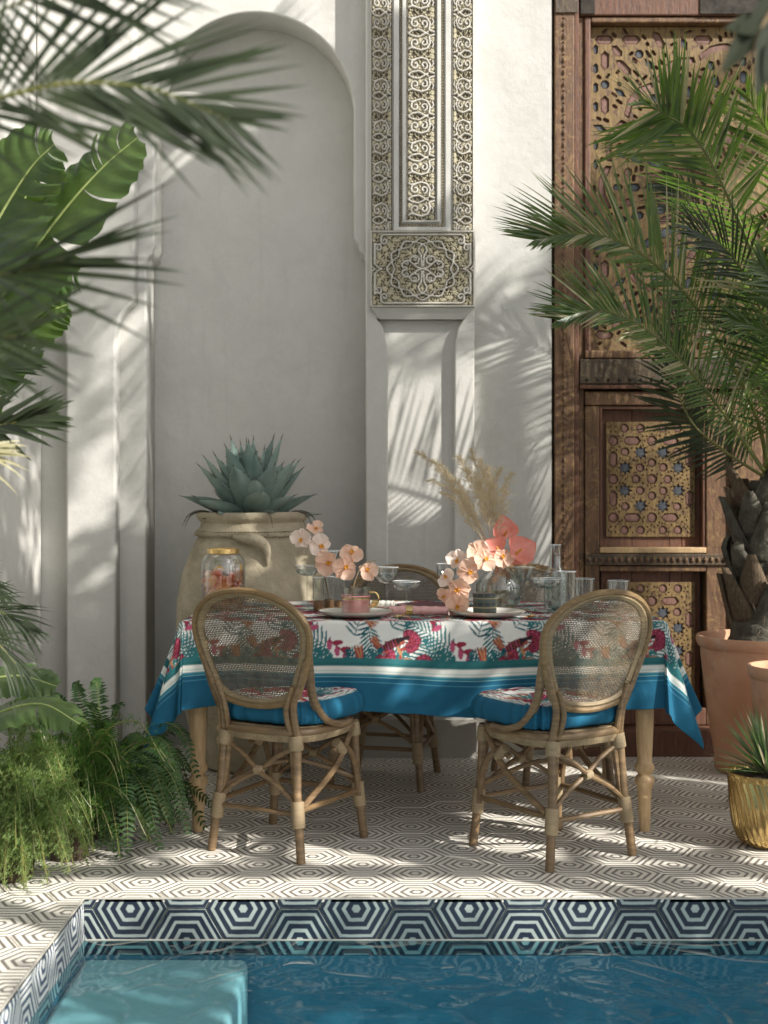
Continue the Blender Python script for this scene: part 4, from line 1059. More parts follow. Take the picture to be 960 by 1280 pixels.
    for j in range(6):
        for i in range(N): a, b = j*N, ((j+1) % 6)*N; m.f.append((a+i, a+(i+1) % N, b+(i+1) % N, b+i)); m.m.append(0)
    m.obj('back_band', 'rattan_wrap2', root)
    # open cane weave: real strands, uprights in pairs, rows and one diagonal
    m = MB()
    def strand(pts, w, side, phase):
        vs = []
        for i, p in enumerate(pts): 
            y = by_(p[1], p[0]) + (.0011 if (i+phase) % 2 else -.0011)
            vs += [(p[0]-side[0]*w, y, p[1]-side[1]*w), (p[0]+side[0]*w, y, p[1]+side[1]*w)]
        m.add(vs, [(2*i, 2*i+1, 2*i+3, 2*i+2) for i in range(len(pts)-1)])
    inside = lambda x, z: abs(x) < bw(.70+(z-.70)/.93)*.92 if .50 < .70+(z-.70)/.93 < .873 else False
    def clipline(x0, z0, x1, z1, st, w, side, ph):
        n_ = int(math.hypot(x1-x0, z1-z0)/st); cur = []
        for i in range(n_+1):
            x = x0+(x1-x0)*i/n_; z = z0+(z1-z0)*i/n_
            if inside(x, z): cur.append((x, z))
            else:
                if len(cur) > 1: strand(cur, w, side, ph)
                cur = []
        if len(cur) > 1: strand(cur, w, side, ph)
    k = 0; x = -.20
    while x < .20: clipline(x, .5, x, .88, .0072, .00135, (1, 0), k); k += 1; x += .0064
    z = .515; k = 0
    while z < .87: clipline(-.21, z, .21, z, .0072, .00120, (0, 1), k); k += 1; z += .0062
    x = -.6; k = 0
    while x < .25: clipline(x, .5, x+.38, .88, .009, .00085, (.7, -.7), k); k += 1; x += .0128
    o = m.obj('cane_weave', 'cane', root, smooth=False); o['kind'] = 'stuff'
    # back posts: from the rear legs up beside the balloon
    for s in (-1, 1):
        t = tops['RL' if s < 0 else 'RR']
        rod('back_post', [t + Vector((0, 0, -.02)), (s*.142, by_(.50, .14)-.004, .50), (s*.172, by_(.56, .17)-.006, .57), (s*.205, by_(.64, .2)-.004, .66)], [.0125]*16, n=8)
        rod('back_post', [t + Vector((-s*.020, -.004, -.02)), (s*.120, by_(.50, .12)-.010, .48), (s*.132, by_(.53, .13)-.010, .525), (s*.150, by_(.56, .15)-.010, .57)], .0095)
        # sweeping side cane: from high on the rim down and forward to the side of the seat
        rod('side_sweep', [(s*.216, by_(.70, .21), .71), (s*.208, by_(.62, .2)+.012, .62), (s*.200, -.155, .535), (s*.205, -.100, .462), (s*.210, -.02, .428), (s*.208, .06, .424)], .0115)
        rod('side_sweep', [(s*.200, by_(.64, .2)-.002, .64), (s*.192, by_(.57, .2)+.020, .565), (s*.186, -.130, .500), (s*.196, -.075, .446), (s*.200, -.01, .428)], .0095)
        # arch braces at the side
        f0 = tops['FL' if s < 0 else 'FR']; r0 = tops['RL' if s < 0 else 'RR']; ff = FL if s < 0 else FR; rf = RL if s < 0 else RR
        rod('brace', [f0 + Vector((0, -.01, -.02)), (s*.172, .11, .355), (s*.174, .02, .27), rf + (r0-rf)*.42 + Vector((0, .02, 0))], .0110)
        rod('brace', [ff + (f0-ff)*.36 + Vector((0, -.012, 0)), (s*.180, .15, .25), (s*.176, .11, .318), (s*.17, .055, .342), (s*.168, .02, .325)], .0105)
        rod('stretcher', [rf + (r0-rf)*.40, ff + (f0-ff)*.40], .0095)
        m = MB(); c = Vector((s*.172, .055, .335)); m.tube([c + Vector((0, .022, -.02)), c, c + Vector((0, -.022, .02))], .017, 10); m.obj('binding', 'rattan_wrap', root)
    # X braces at rear and front, bound where they cross
    for (l, r_, lf, rf, yy) in ((tops['RL'], tops['RR'], RL, RR, 0), (tops['FL'], tops['FR'], FL, FR, 0)):
        a0 = lf+(l-lf)*.42; a1 = r_ + Vector((-.01, 0, -.05)); b0 = rf+(r_-rf)*.42; b1 = l + Vector((.01, 0, -.05))
        ym = (a0.y+b0.y+a1.y+b1.y)/4
        rod('cross_brace', [a0, (a0*.75+a1*.25)+Vector((0, .004, .012)), (0, ym+.007, (a0.z+a1.z)/2+.012), a1*.75+a0*.25+Vector((0, .004, .010)), a1], .0082)
        rod('cross_brace', [b0, (b0*.75+b1*.25)+Vector((0, -.004, .012)), (0, ym-.007, (b0.z+b1.z)/2+.012), b1*.75+b0*.25+Vector((0, -.004, .010)), b1], .0082)
        m = MB(); m.tube([(-.014, ym, (a0.z+a1.z)/2+.012), (.014, ym, (a0.z+a1.z)/2+.012)], .0165, 10); m.obj('binding', 'rattan_wrap', root)
    rod('stretcher', [RL+(tops['RL']-RL)*.37, RR+(tops['RR']-RR)*.37], .0085)
    rod('stretcher', [FL+(tops['FL']-FL)*.40, FR+(tops['FR']-FR)*.40], .0085)
    # crossed under-seat canes
    rod('under_brace', [FL+(tops['FL']-FL)*.50, Vector((0, 0, .30)), RR+(tops['RR']-RR)*.50], .008); rod('under_brace', [FR+(tops['FR']-FR)*.50, Vector((0, 0, .285)), RL+(tops['RL']-RL)*.50], .008)
    return root
def weave_mat(name, c1, c2, fx_, fy_):
    t = NT(name); co = t.coord(); sep = t.new('ShaderNodeSeparateXYZ'); t.l.new(co, sep.inputs[0])
    a = t.math('SINE', t.math('MULTIPLY', sep.outputs[0], fx_)); b = t.math('SINE', t.math('MULTIPLY', t.math('ADD', sep.outputs[1], t.math('MULTIPLY', sep.outputs[2], .8)), fy_))
    h = t.math('MULTIPLY', a, b); n = t.noise(18, 4, .6)
    t.set(Base_Color=t.mix(.7, t.ramp(t.math('ADD', t.math('MULTIPLY', h, .3), n), [(.25, c1), (.8, c2)]), t.ramp(n, [(.3, c1), (.7, c2)])), Roughness=.6)
    t.bump(h, .8, .002); MATS[name] = t.m
weave_mat('seat_weave', (.18, .125, .065), (.42, .32, .19), 900, 900)
mottled('rattan_wrap2', (.16, .115, .062), (.31, .235, .135), 30, .55, .5, .002, (.6, .6, 5))
chair0 = build_chair()
chairs = [
    (chair0, (-.328, 4.428, 0), -29, 'rattan bistro chair in the left foreground seen from behind with blue cushion'),
    (None, (.565, 4.345, 0), 33, 'rattan bistro chair in the right foreground with sunlit cane back'),
    (None, (.01, 5.42, 0), 180-14, 'rattan chair across the table behind the peach orchids and coupe glasses'),
    (None, (.70, 5.46, 0), 180+16, 'rattan chair across the table behind the glass vase and carafe')]
kids = [x for x in bpy.data.objects if x.parent == chair0]
for o, loc, a, lab in chairs:
    if o is None:
        o = chair0.copy(); COL.objects.link(o)
        for ch in kids:
            c = ch.copy(); COL.objects.link(c); c.parent = o
    o.location = loc; o.rotation_euler = (0, 0, rad(a)); o['label'] = lab; o['group'] = 'rattan chairs around the table'

# --- tufted seat cushions ----------------------------------------------------------
def cushion(loc, rz, label, seed):
    n = 84; a = .205; hgt = .050
    rr = np.random.RandomState(seed)
    cvs = Canvas(.44, .44, .0022, WH); botanical(cvs, .44, .44)
    border(cvs, .44, .44, [(0, .032, BLUE), (.032, .040, (.65, .66, .60)), (.040, .046, TEAL2), (.046, .056, (.65, .66, .6)), (.056, .060, PINK)])
    pts = []; col = []
    rows = [(0.0, 1)] + [(i/26, 1) for i in range(1, 27)]
    prof = []          # (radius fraction, height)
    for i in range(34): k = i/33*.90; prof.append((k, None))
    for i in range(1, 22): t = i/21*math.pi; prof.append((.90 + .115*math.sin(t), math.cos(t)))
    N = 150; e = 4.2
    for j, (k, c) in enumerate(prof):
        for i in range(N):
            t = 2*math.pi*i/N; x = a*math.copysign(abs(math.cos(t))**(2/e), math.cos(t)); y = a*math.copysign(abs(math.sin(t))**(2/e), math.sin(t))
            X, Y = x*k, y*k
            tuft = sum(math.exp(-((X-tx)**2+(Y-ty)**2)/.00075) for tx in (-.08, .08) for ty in (-.08, .08)) + .9*math.exp(-(X*X+Y*Y)/.0008)
            seam = .35*(math.exp(-(X/.010)**2)+math.exp(-(Y/.010)**2))*(1-k*.2)
            pleat = .006*math.sin(i*math.pi*2/N*38+math.sin(i*.5)*1.5)*(1 if j > 30 else max(0, (k-.6)/.3))
            if c is None: z = hgt*(1.15-.25*k**4) - .020*tuft - .010*seam + pleat*.4
            else:
                z = hgt*.90*(c*1.0) if c >= 0 else hgt*.6*c
                pull = 1 - .06*abs(math.exp(-((t*2/math.pi) % 1 - .5)**2/.002))
                X, Y = X*(1+pleat*3.6)*pull, Y*(1+pleat*3.6)*pull
            pts.append((X, Y, z+hgt*.62)); 
            if c is None: col.append(cvs.sample(np.array([.22+X]), np.array([.22+Y]))[0])
            else: col.append(np.array(BLUE)*(1+.25*pleat/.006*.3))
    M = len(prof); q = np.array([(j*N+i, (j+1)*N+i, (j+1)*N+(i+1) % N, j*N+(i+1) % N) for j in range(M-1) for i in range(N)])
    me = grid_mesh('seat_cushion', pts, q, np.array(col), 'printed_cotton')
    return link('seat_cushion', me, None, loc, (0, 0, rad(rz)), label, 'cushion', 'blue tufted seat cushions')
def on_chair(loc, a, fwd, side):
    c, s = math.cos(rad(a)), math.sin(rad(a)); return (loc[0] - s*fwd + c*side, loc[1] + c*fwd + s*side, .435)
cushion(on_chair(chairs[0][1], chairs[0][2], .030, .0), chairs[0][2], 'blue tufted cushion with floral top on the left foreground chair', 1)
cushion(on_chair(chairs[1][1], chairs[1][2], .030, -.005), chairs[1][2], 'blue tufted cushion with floral top on the right foreground chair', 2)
# ================================================================ THINGS ON THE TABLE
TT = TZ + .006
def T(px, d, dz_=0): v = P(px, 622, d); return (v.x, d, TT + dz_)
def lathe_thing(name, label, cat, loc, profs, group=None):
    """profs: list of (part name, profile, material, kwargs)"""
    t = thing(name, label, cat, loc, 0, group)
    for nm, prof, mat, kw in profs:
        m = MB(); m.lathe(prof, kw.get('n', 40), (0, 0, 0), flute=kw.get('flute', 0), nf=kw.get('nf', 0), twist=kw.get('twist', 0)); m.obj(nm, mat, t, angle=60)
    if cat in ('glass', 'tumbler', 'carafe', 'vase'):
        pr = profs[-1 if cat == 'vase' and 'bud' in name else 0][1]; zm = max(p[1] for p in pr); rm = max(p[0] for p in pr if p[1] > zm - 1e-6); n = 40; m = MB()
        m.tube([(rm*math.cos(2*math.pi*i/n), rm*math.sin(2*math.pi*i/n), zm) for i in range(n+1)], .0013, 6, cap=False); m.obj('rim', 'rim_highlight', t)
    return t
# plates
def plate(px, d, label):
    t = lathe_thing('dinner_plate', label, 'plate', T(px, d), [('plate_body', [(.0, .003), (.07, .003), (.085, .006), (.128, .018), (.134, .021), (.1365, .0225), (.136, .0195), (.125, .012), (.085, .000), (.0, .000)], 'plate', dict(n=64)),
        ('rim_line', [(.1335, .0222), (.1372, .0232), (.1372, .0222), (.1335, .0214)], 'gold_plain', dict(n=64))], 'dinner plates on the cloth')
    return t
plate(445, 4.69, 'grey glazed dinner plate under the pink glass mug'); plate(610, 4.69, 'grey glazed dinner plate under the plaid candle box')
lathe_thing('dinner_plate', 'dark side plate beyond the rolled pink napkin', 'plate', T(535, 5.02), [('plate_body', [(0, .003), (.07, .003), (.12, .016), (.122, .014), (.08, 0), (0, 0)], 'napkin_dark', dict(n=48))])
# coupe glasses
def coupe(px, d, h, R, bowl, label, fill=True, V=False):
    b0 = h - bowl
    if V: outer = [(.004, b0), (R*.35, b0 + bowl*.25), (R*.75, b0 + bowl*.65), (R, h)]
    else: outer = [(.004, b0), (R*.55, b0 + bowl*.08), (R*.88, b0 + bowl*.32), (R*.985, b0 + bowl*.65), (R, h)]
    pr = [(.0, .0), (R*.78, .001), (R*.80, .003), (R*.4, .006), (.006, .012), (.0036, .03), (.0034, b0 - .02)] + outer + [(R - .0016, h)] + [(max(0, r_-.0018), z + .0015) for r_, z in outer[::-1][1:]]
    parts = [('glass_body', pr, 'glass', dict(n=40))]
    if fill:
        zl = b0 + bowl*.62; ro = R*.965 if not V else R*.70
        parts.append(('drink', [(0, b0+.003), (R*.5, b0+bowl*.12), (ro*.88, b0+bowl*.34), (ro, zl), (0, zl)], 'glass_fill', dict(n=32)))
    return lathe_thing('coupe_glass', label, 'glass', T(px, d), parts, 'stemmed glasses on the table')
coupe(384, 5.02, .165, .046, .040, 'leftmost wide coupe glass in front of the clay jar')
coupe(410, 5.22, .215, .052, .075, 'tall stemmed glass with flared bowl behind the left orchids', False, True)
coupe(483, 4.92, .165, .046, .062, 'round bowled coupe with pale drink right of the pink mug')
coupe(508, 4.82, .118, .051, .036, 'short wide coupe left of the rolled pink napkin')
coupe(558, 5.15, .165, .040, .06, 'stemmed glass half hidden behind the cascading orchids')
coupe(655, 4.92, .165, .042, .062, 'flared wine glass right of the globe vase', True, True)
coupe(683, 4.86, .125, .054, .038, 'wide coupe in front of the carafe')
# pink mug holding an orchid
mug = lathe_thing('glass_mug', 'clear glass mug with pink bands and gold handle on the left plate', 'mug', T(445, 4.69, .0045), [
    ('mug_body', [(0, 0), (.050, 0), (.052, .004), (.052, .100), (.0505, .100), (.0505, .006), (0, .005)], 'glass', dict(n=44)),
    ('pink_drink', [(0, .007), (.0497, .007), (.0497, .056), (0, .056)], 'pink_juice', dict(n=40)),
    ('gold_band', [(.0523, .058), (.0526, .058), (.0526, .062), (.0523, .062)], 'gold_plain', dict(n=44)),
    ('pink_band', [(.0522, .068), (.0524, .068), (.0524, .071), (.0522, .071)], 'pink_juice', dict(n=44))])
m = MB(); m.tube(catmull([(.050, 0, .082), (.072, 0, .080), (.082, 0, .060), (.074, 0, .036), (.050, 0, .026)], 6), .0034, 8); m.obj('handle', 'gold_plain', mug)
# ribbed bud vases on dark wooden feet
for i, (px, d, h) in enumerate(((398, 4.93, .105), (411, 5.0, .105), (424, 4.93, .105))):
    lathe_thing('bud_vase', ['ribbed glass bud vase on a dark foot nearest the left chair', 'ribbed glass bud vase in the middle of three behind the left plate', 'ribbed glass bud vase next to the pink mug'][i], 'vase', T(px, d), [
        ('foot', [(0, 0), (.017, 0), (.019, .006), (.019, .034), (.016, .038), (0, .038)], 'amber_wood', dict(n=24)),
        ('ribbed_glass', [(0, .039), (.020, .039), (.021, .045), (.021, h+.02), (.0195, h+.02), (.0195, .044), (0, .043)], 'glass', dict(n=60, flute=.07, nf=12))], 'ribbed bud vases')
# napkins
def napkin(px0, px1, d, r, mat, label, z0=0.0):
    a, b = Vector(T(px0, d, r+z0)), Vector(T(px1, d-.03, r+z0)); t = thing('rolled_napkin', label, 'napkin', a)
    m = MB(); n = 26
    for k, rr_ in enumerate((r, r*.72, r*.42)):
        pts = [(b-a)*i/n for i in range(n+1)]; m.tube(pts, [rr_*(1+.06*math.sin(i*1.3+k)+.03*math.sin(i*3.1)) for i in range(n+1)], 16)
    o = m.obj('cloth_roll', mat, t); o.scale = (1, 1, .72); o.location.z = -r*.28
    m = MB(); mid = (b-a)*.35; ax = (b-a).normalized(); m.tube([mid - ax*.012, mid + ax*.012], r*1.12, 20, cap=False); o = m.obj('napkin_ring', 'gold_plain' if 'pink' in label else mat, t); o.scale = (1, 1, .74); o.location.z = -r*.26
napkin(487, 560, 4.76, .022, 'napkin', 'rolled pink napkin lying between the two plates')
napkin(458, 492, 5.10, .018, 'plate', 'pale folded napkin behind the pink mug')
napkin(690, 735, 5.0, .02, 'plate', 'white rolled napkin under the carafe side')
def cutlery(px, d, label, ang):
    t = thing('gold_spoon', label, 'spoon', T(px, d), ang, 'gold spoons by the plates')
    m = MB(); m.tube(catmull([(0, 0, .004), (0, .05, .003), (0, .12, .006)], 4), [.0028]*9, 6); m.obj('spoon_handle', 'gold_plain', t)
    m = MB(); rows = []
    for j in range(6):
        k = j/5; 
        for i in range(16):
            a = 2*math.pi*i/16; m.v.append((.017*(1-k)*math.cos(a), -.02 + .026*(1-k)*math.sin(a), .009 - .007*math.sqrt(k)))
    for j in range(5):
        for i in range(16): m.f.append((j*16+i, j*16+(i+1) % 16, (j+1)*16+(i+1) % 16, (j+1)*16+i)); m.m.append(0)
    m.obj('spoon_bowl', 'gold_plain', t)
cutlery(499, 4.62, 'gold spoon right of the left plate', -.2); cutlery(664, 4.63, 'gold spoon right of the plate with the candle', -.1)
# fruit jar
jx = T(279, 4.98)
jar = thing('drinks_jar', 'clear glass drinks jar of sliced citrus and berries with a gold collar', 'jar', jx)
m = MB(); m.lathe([(0, .0), (.080, .0), (.084, .006), (.085, .13), (.084, .175), (.078, .198), (.062, .212), (.058, .215), (.058, .222), (.056, .222), (.056, .213), (.075, .196), (.0815, .174), (.0825, .13), (.0815, .010), (0, .004)], 48); m.obj('jar_body', 'glass', jar)
m = MB(); m.lathe([(.0585, .214), (.0615, .216), (.0615, .232), (.0585, .234), (.055, .232), (.055, .216)], 40); m.obj('gold_collar', 'gold_plain', jar)
m = MB(); m.lathe([(0, .006), (.080, .006), (.0805, .15), (0, .15)], 40); m.obj('infused_drink', 'pink_glass', jar)
rj = random.Random(4)
for k in range(40):
    a = rj.uniform(0, 6.28); r_ = rj.uniform(.045, .072); z = rj.uniform(.03, .15); kind = rj.choice(['slice', 'slice', 'slice', 'wedge', 'berry'])
    m = MB()
    if kind == 'slice':
        R_ = rj.uniform(.020, .028); m.lathe([(0, -.003), (R_, -.003), (R_, .003), (R_*.86, .0034), (0, .0034)], 20); nm = 'citrus_slice'; mt = rj.choice(['fruit_orange', 'fruit_orange', 'fruit_pale', 'fruit_pale', 'fruit_red'])
    elif kind == 'wedge':
        for j in range(7):
            th = math.pi*j/6
            for i in range(8): ph_ = math.pi*i/7 - math.pi/2; m.v.append((.022*math.cos(ph_)*math.sin(th), .014*math.sin(ph_)*math.sin(th), .016*math.cos(th)))
        for j in range(6):
            for i in range(7): m.f.append((j*8+i, j*8+i+1, (j+1)*8+i+1, (j+1)*8+i)); m.m.append(0)
        nm = 'fruit_wedge'; mt = rj.choice(['fruit_red', 'fruit_pale'])
    else: m.lathe([(0, -.007), (.006, -.004), (.008, .001), (.005, .006), (0, .008)], 12); nm = 'berry'; mt = 'berry'
    o = m.obj(nm, mt, jar); o.location = (r_*math.cos(a), r_*math.sin(a), z); o.rotation_euler = (rad(90) + rj.uniform(-.5, .5), rj.uniform(-.4, .4), a + math.pi/2 + rj.uniform(-.6, .6))
# globe vase
gx = T(624, 4.93)
vase = lathe_thing('globe_vase', 'round clear glass vase filled with golden stems', 'vase', gx, [
    ('vase_glass', [(0, 0), (.045, 0), (.050, .003), (.078, .030), (.090, .065), (.088, .100), (.070, .135), (.040, .160), (.034, .172), (.036, .186), (.0345, .186), (.0325, .172), (.038, .160), (.068, .134), (.086, .100), (.088, .066), (.076, .032), (.048, .006), (0, .005)], 'glass', dict(n=48)),
    ('vase_water', [(0, .008), (.047, .009), (.074, .033), (.085, .066), (.083, .090), (0, .090)], 'glass_fill', dict(n=40))])
# carafe and tumblers
lathe_thing('glass_carafe', 'clear glass carafe with straight neck and water', 'carafe', T(694, 4.98), [
    ('carafe_body', [(0, 0), (.040, 0), (.043, .004), (.044, .120), (.040, .142), (.026, .165), (.022, .18), (.0215, .235), (.024, .248), (.0225, .248), (.020, .235), (.0205, .18), (.0245, .164), (.0385, .141), (.0425, .12), (.0415, .007), (0, .006)], 'glass', dict(n=40)),
    ('carafe_water', [(0, .008), (.041, .008), (.042, .108), (0, .108)], 'glass_fill', dict(n=36))])
for px, d, R_, h, lab in ((709, 4.9, .034, .150, 'tall clear tumbler touching the carafe'), (730, 4.98, .040, .118, 'ribbed clear tumbler right of the carafe'), (773, 5.05, .042, .105, 'clear tumbler at the right end of the table'), (700, 5.2, .034, .13, 'tumbler hidden behind the carafe')):
    lathe_thing('tumbler', lab, 'tumbler', T(px, d), [('tumbler_glass', [(0, 0), (R_*.82, 0), (R_*.85, .004), (R_, h), (R_-.0022, h), (R_*.80, .010), (0, .008)], 'glass', dict(n=48, flute=.012, nf=16))], 'clear tumblers right of the carafe')
# plaid candle
t = NT('plaid'); co_ = t.coord(); sp = t.new('ShaderNodeSeparateXYZ'); t.l.new(co_, sp.inputs[0])
ang_ = t.math('ARCTAN2', sp.outputs[1], sp.outputs[0])
st1 = t.math('GREATER_THAN', t.math('SINE', t.math('MULTIPLY', sp.outputs[2], 190)), .55); st2 = t.math('GREATER_THAN', t.math('SINE', t.math('MULTIPLY', ang_, 10)), .72)
st3 = t.math('GREATER_THAN', t.math('SINE', t.math('ADD', t.math('MULTIPLY', sp.outputs[2], 190), 2.4)), .93)
c_ = t.mix(t.math('MULTIPLY', st1, .8), (.055, .075, .065), (.012, .02, .022)); c_ = t.mix(t.math('MULTIPLY', st2, .7), c_, (.10, .09, .06)); c_ = t.mix(t.math('MULTIPLY', st3, .8), c_, (.42, .33, .16))
t.set(Base_Color=c_, Roughness=.5); MATS['plaid'] = t.m
cand = lathe_thing('plaid_candle', 'round dark green plaid candle box on the right plate', 'candle', T(606, 4.69, .0045), [
    ('candle_box', [(0, 0), (.042, 0), (.0425, .002), (.0425, .062), (.041, .064), (0, .064)], 'plaid', dict(n=44)), ('lid', [(0, .0642), (.0435, .0642), (.0435, .076), (.042, .078), (0, .078)], 'plaid', dict(n=44))])

# ---------------------------------------------------------------- flowers
def petal_mesh(L, Wd, cup, curl, n=8, ruffle=0.0, tipp=1.0, base=.2):
    m = MB(); k = 6
    for j in range(n+1):
        t = j/n; w = Wd*(math.sin(math.pi*min(1, (t*.86+.12)))**.7)*(base + (1-base)*min(1, t*2.2)) if t < 1 else Wd*.16*tipp
        for i in range(k+1):
            s = (i/k-.5)*2; x = s*w*.5; z = cup*(s*s)*w + curl*t*t*L + ruffle*math.sin(s*5+t*6)*t
            m.v.append((x, t*L, z))
    for j in range(n):
        for i in range(k): a = j*(k+1)+i; m.f.append((a, a+1, a+k+2, a+k+1)); m.m.append(0)
    return m
orchid_src = {}
def orchid(loc, normal, size, mat, roll, label, group):
    """an orchid bloom of five petals round a golden heart"""
    o = thing('orchid_bloom', label, 'flower', loc, 0, group)
    nrm = Vector(normal).normalized(); q_ = nrm.to_track_quat('Z', 'Y'); o.rotation_euler = (q_ @ Matrix.Rotation(roll, 3, 'Z').to_quaternion()).to_euler()
    for k, (a, L, Wd) in enumerate(((90, 1, .62), (18, 1.05, 1.05), (162, 1.05, 1.05), (-50, .92, .60), (-130, .92, .60))):
        key = (k in (1, 2), mat)
        if key not in orchid_src: orchid_src[key] = petal_mesh(.030, .030*(1.30 if k in (1, 2) else .92), .16, (.28 if k in (1, 2) else -.10), ruffle=.0022).mesh('petal', mat)
        c = link('petal', orchid_src[key], o, (0, 0, .001*(k % 3)), (0, 0, rad(a-90))); c.scale = (size*1.22/.030*L,)*3; c.rotation_euler.x = .12*math.sin(k*2.3+size*400)
    if 'lip' not in orchid_src:
        orchid_src['lip'] = petal_mesh(.014, .014, .5, -.35, 6).mesh('lip', 'petal_heart')
        m = MB(); m.lathe([(0, 0), (.0035, .002), (.004, .007), (.0025, .010), (0, .011)], 12); orchid_src['col'] = m.mesh('column', 'petal_heart')
    c = link('lip', orchid_src['lip'], o, (0, 0, .002), (rad(35), 0, rad(180))); c.scale = (size/.030,)*3
    c = link('column', orchid_src['col'], o); c.scale = (size/.030,)*3
    return o
def stem(name, pts, r, mat, label, cat):
    m = MB(); m.tube(catmull(pts, 6), r, 7); return m.obj(name, mat, None, label=label, cat=cat)
# left sprays standing in the bud vase and the mug
stem('orchid_spray', [T(411, 4.9, .04), P(409, 735, 4.9), P(400, 700, 4.9), P(385, 665, 4.88), P(379, 650, 4.88)], .0022, 'twig', 'thin dark orchid stem leaning left out of the bud vases', 'flower spray')
stem('orchid_spray', [T(441, 4.69, .012), P(441, 740, 4.69), P(446, 720, 4.7), P(455, 705, 4.72), P(470, 700, 4.72)], .0022, 'twig', 'thin dark orchid stem rising from the pink mug', 'flower spray')
GL = 'orchid blooms at the left'; 
for i, (px, py, d, sz, mt, n) in enumerate([(377, 674, 4.87, .034, 'petal_pale', (-.3, -1, .1)), (394, 661, 4.88, .028, 'petal_peach', (.1, -.7, .7)), (400, 683, 4.86, .038, 'petal_pale', (.1, -1, .3)),
        (409, 704, 4.84, .040, 'petal_peach', (-.1, -1, 0)), (431, 710, 4.80, .038, 'petal_peach', (.1, -1, -.1)), (439, 692, 4.83, .036, 'petal_peach', (.2, -1, .3)), (459, 714, 4.74, .033, 'petal_peach', (.5, -.8, .2))]):
    orchid(P(px, py, d), n, sz, mt, i*.6, ['palest orchid bloom, furthest left of the left spray', 'topmost small orchid bloom of the left spray', 'white orchid bloom below the topmost bud of the left spray', 'large peach orchid bloom in the middle of the left spray',
        'peach orchid bloom hanging lowest over the pink mug', 'peach orchid bloom above the pink mug', 'peach orchid bloom pointing right over the pale napkin'][i], GL)
GR = 'orchid blooms cascading at the right'
RR_ = [(572, 700, 4.86, .034, 'petal_pale', (-.4, -1, .2), 'pale orchid bloom at the upper left of the right cascade'), (597, 690, 4.84, .036, 'petal_peach', (0, -1, .2), 'peach orchid bloom highest in the right cascade'), (586, 715, 4.82, .038, 'petal_peach', (-.1, -1, 0), 'large peach orchid bloom at the centre of the right cascade'),
       (606, 700, 4.82, .036, 'petal_peach', (.2, -1, .1), 'peach orchid bloom beside the coral anthurium'), (628, 697, 4.86, .034, 'petal_peach', (.3, -1, 0), 'peach orchid bloom under the coral anthurium'), (559, 722, 4.80, .032, 'petal_pale', (-.8, -.8, .2), 'orchid bloom opening left of the cascade'),
       (573, 737, 4.78, .038, 'petal_peach', (0, -1, -.1), 'round peach orchid bloom left of the candle box'), (556, 745, 4.77, .026, 'petal_peach', (-.6, -1, 0), 'small orchid bloom low on the left of the cascade'), (571, 757, 4.74, .036, 'petal_peach', (.1, -1, .1), 'lowest peach orchid bloom resting by the plate')]
for i, (px, py, d, sz, mt, n, lab) in enumerate(RR_): orchid(P(px, py, d), n, sz, mt, i*.8, lab, GR)
stem('orchid_spray', [(gx[0], gx[1], TT+.05), P(622, 705, 4.93), P(610, 690, 4.9), P(590, 697, 4.87), P(572, 730, 4.83), P(568, 760, 4.79)], .0024, 'stem_green', 'arching orchid stem that carries the right cascade', 'flower spray')
# anthuriums
def anthurium(loc, nrm, roll, size, label, mat='petal_coral'):
    o = thing('anthurium_bloom', label, 'flower', loc, 0, 'coral anthuriums in the globe vase')
    q_ = Vector(nrm).normalized().to_track_quat('Z', 'Y'); o.rotation_euler = (q_ @ Matrix.Rotation(roll, 3, 'Z').to_quaternion()).to_euler()
    m = MB(); n, k = 14, 10
    for j in range(n+1):
        t = j/n; w = 1.35*(math.sin(math.pi*min(1, t**.62*.97+.03))**.8)
        for i in range(k+1):
            s = (i/k-.5)*2; y = t - .22 - .16*abs(s)**1.5*(1-t)**3*(-1); x = s*w*.5*.8
            m.v.append((x*size, (y - .10*abs(s)*(t < .3))*size, (.16*s*s*w + .10*t*t + .012*math.sin(t*9+s*5))*size))
    for j in range(n):
        for i in range(k): a = j*(k+1)+i; m.f.append((a, a+1, a+k+2, a+k+1)); m.m.append(0)
    m.obj('spathe', mat, o)
    m = MB(); m.tube(catmull([(0, -.05*size, .02*size), (0, .02*size, .16*size), (0, .12*size, .34*size)], 4), [.0045, .0048, .0048, .0046, .0044, .0042, .004, .003, .0015], 8); m.obj('spadix', 'petal_heart', o)
anthurium(P(630, 668, 4.92), (.35, -1, .15), .1, .098, 'upright coral anthurium, topmost of the bouquet')
anthurium(P(623, 688, 4.88), (-.1, -1, .35), .9, .080, 'deep coral anthurium facing forward above the vase')
anthurium(P(646, 692, 4.86), (.2, -1, .45), -1.1, .110, 'large coral anthurium pointing right over the glasses')
anthurium(P(640, 702, 4.90), (.0, -.6, .9), -1.7, .085, 'coral anthurium lying low towards the carafe')
m = MB(); rg = random.Random(8)
for k in range(46):
    a, b = rg.uniform(0, 6.28), rg.uniform(0, 6.28); r0, r1 = rg.uniform(.01, .055), rg.uniform(.003, .026)
    m.tube([(r0*math.cos(a), r0*math.sin(a), .012+.02*rg.random()), (r0*.6*math.cos(a), r0*.6*math.sin(a), .08), (r1*math.cos(b), r1*math.sin(b), .20)], .0019, 5)
o = m.obj('stem_bundle', 'dry_grass', None, label='bundle of golden flower stems inside the globe vase', cat='stems'); o.location = gx
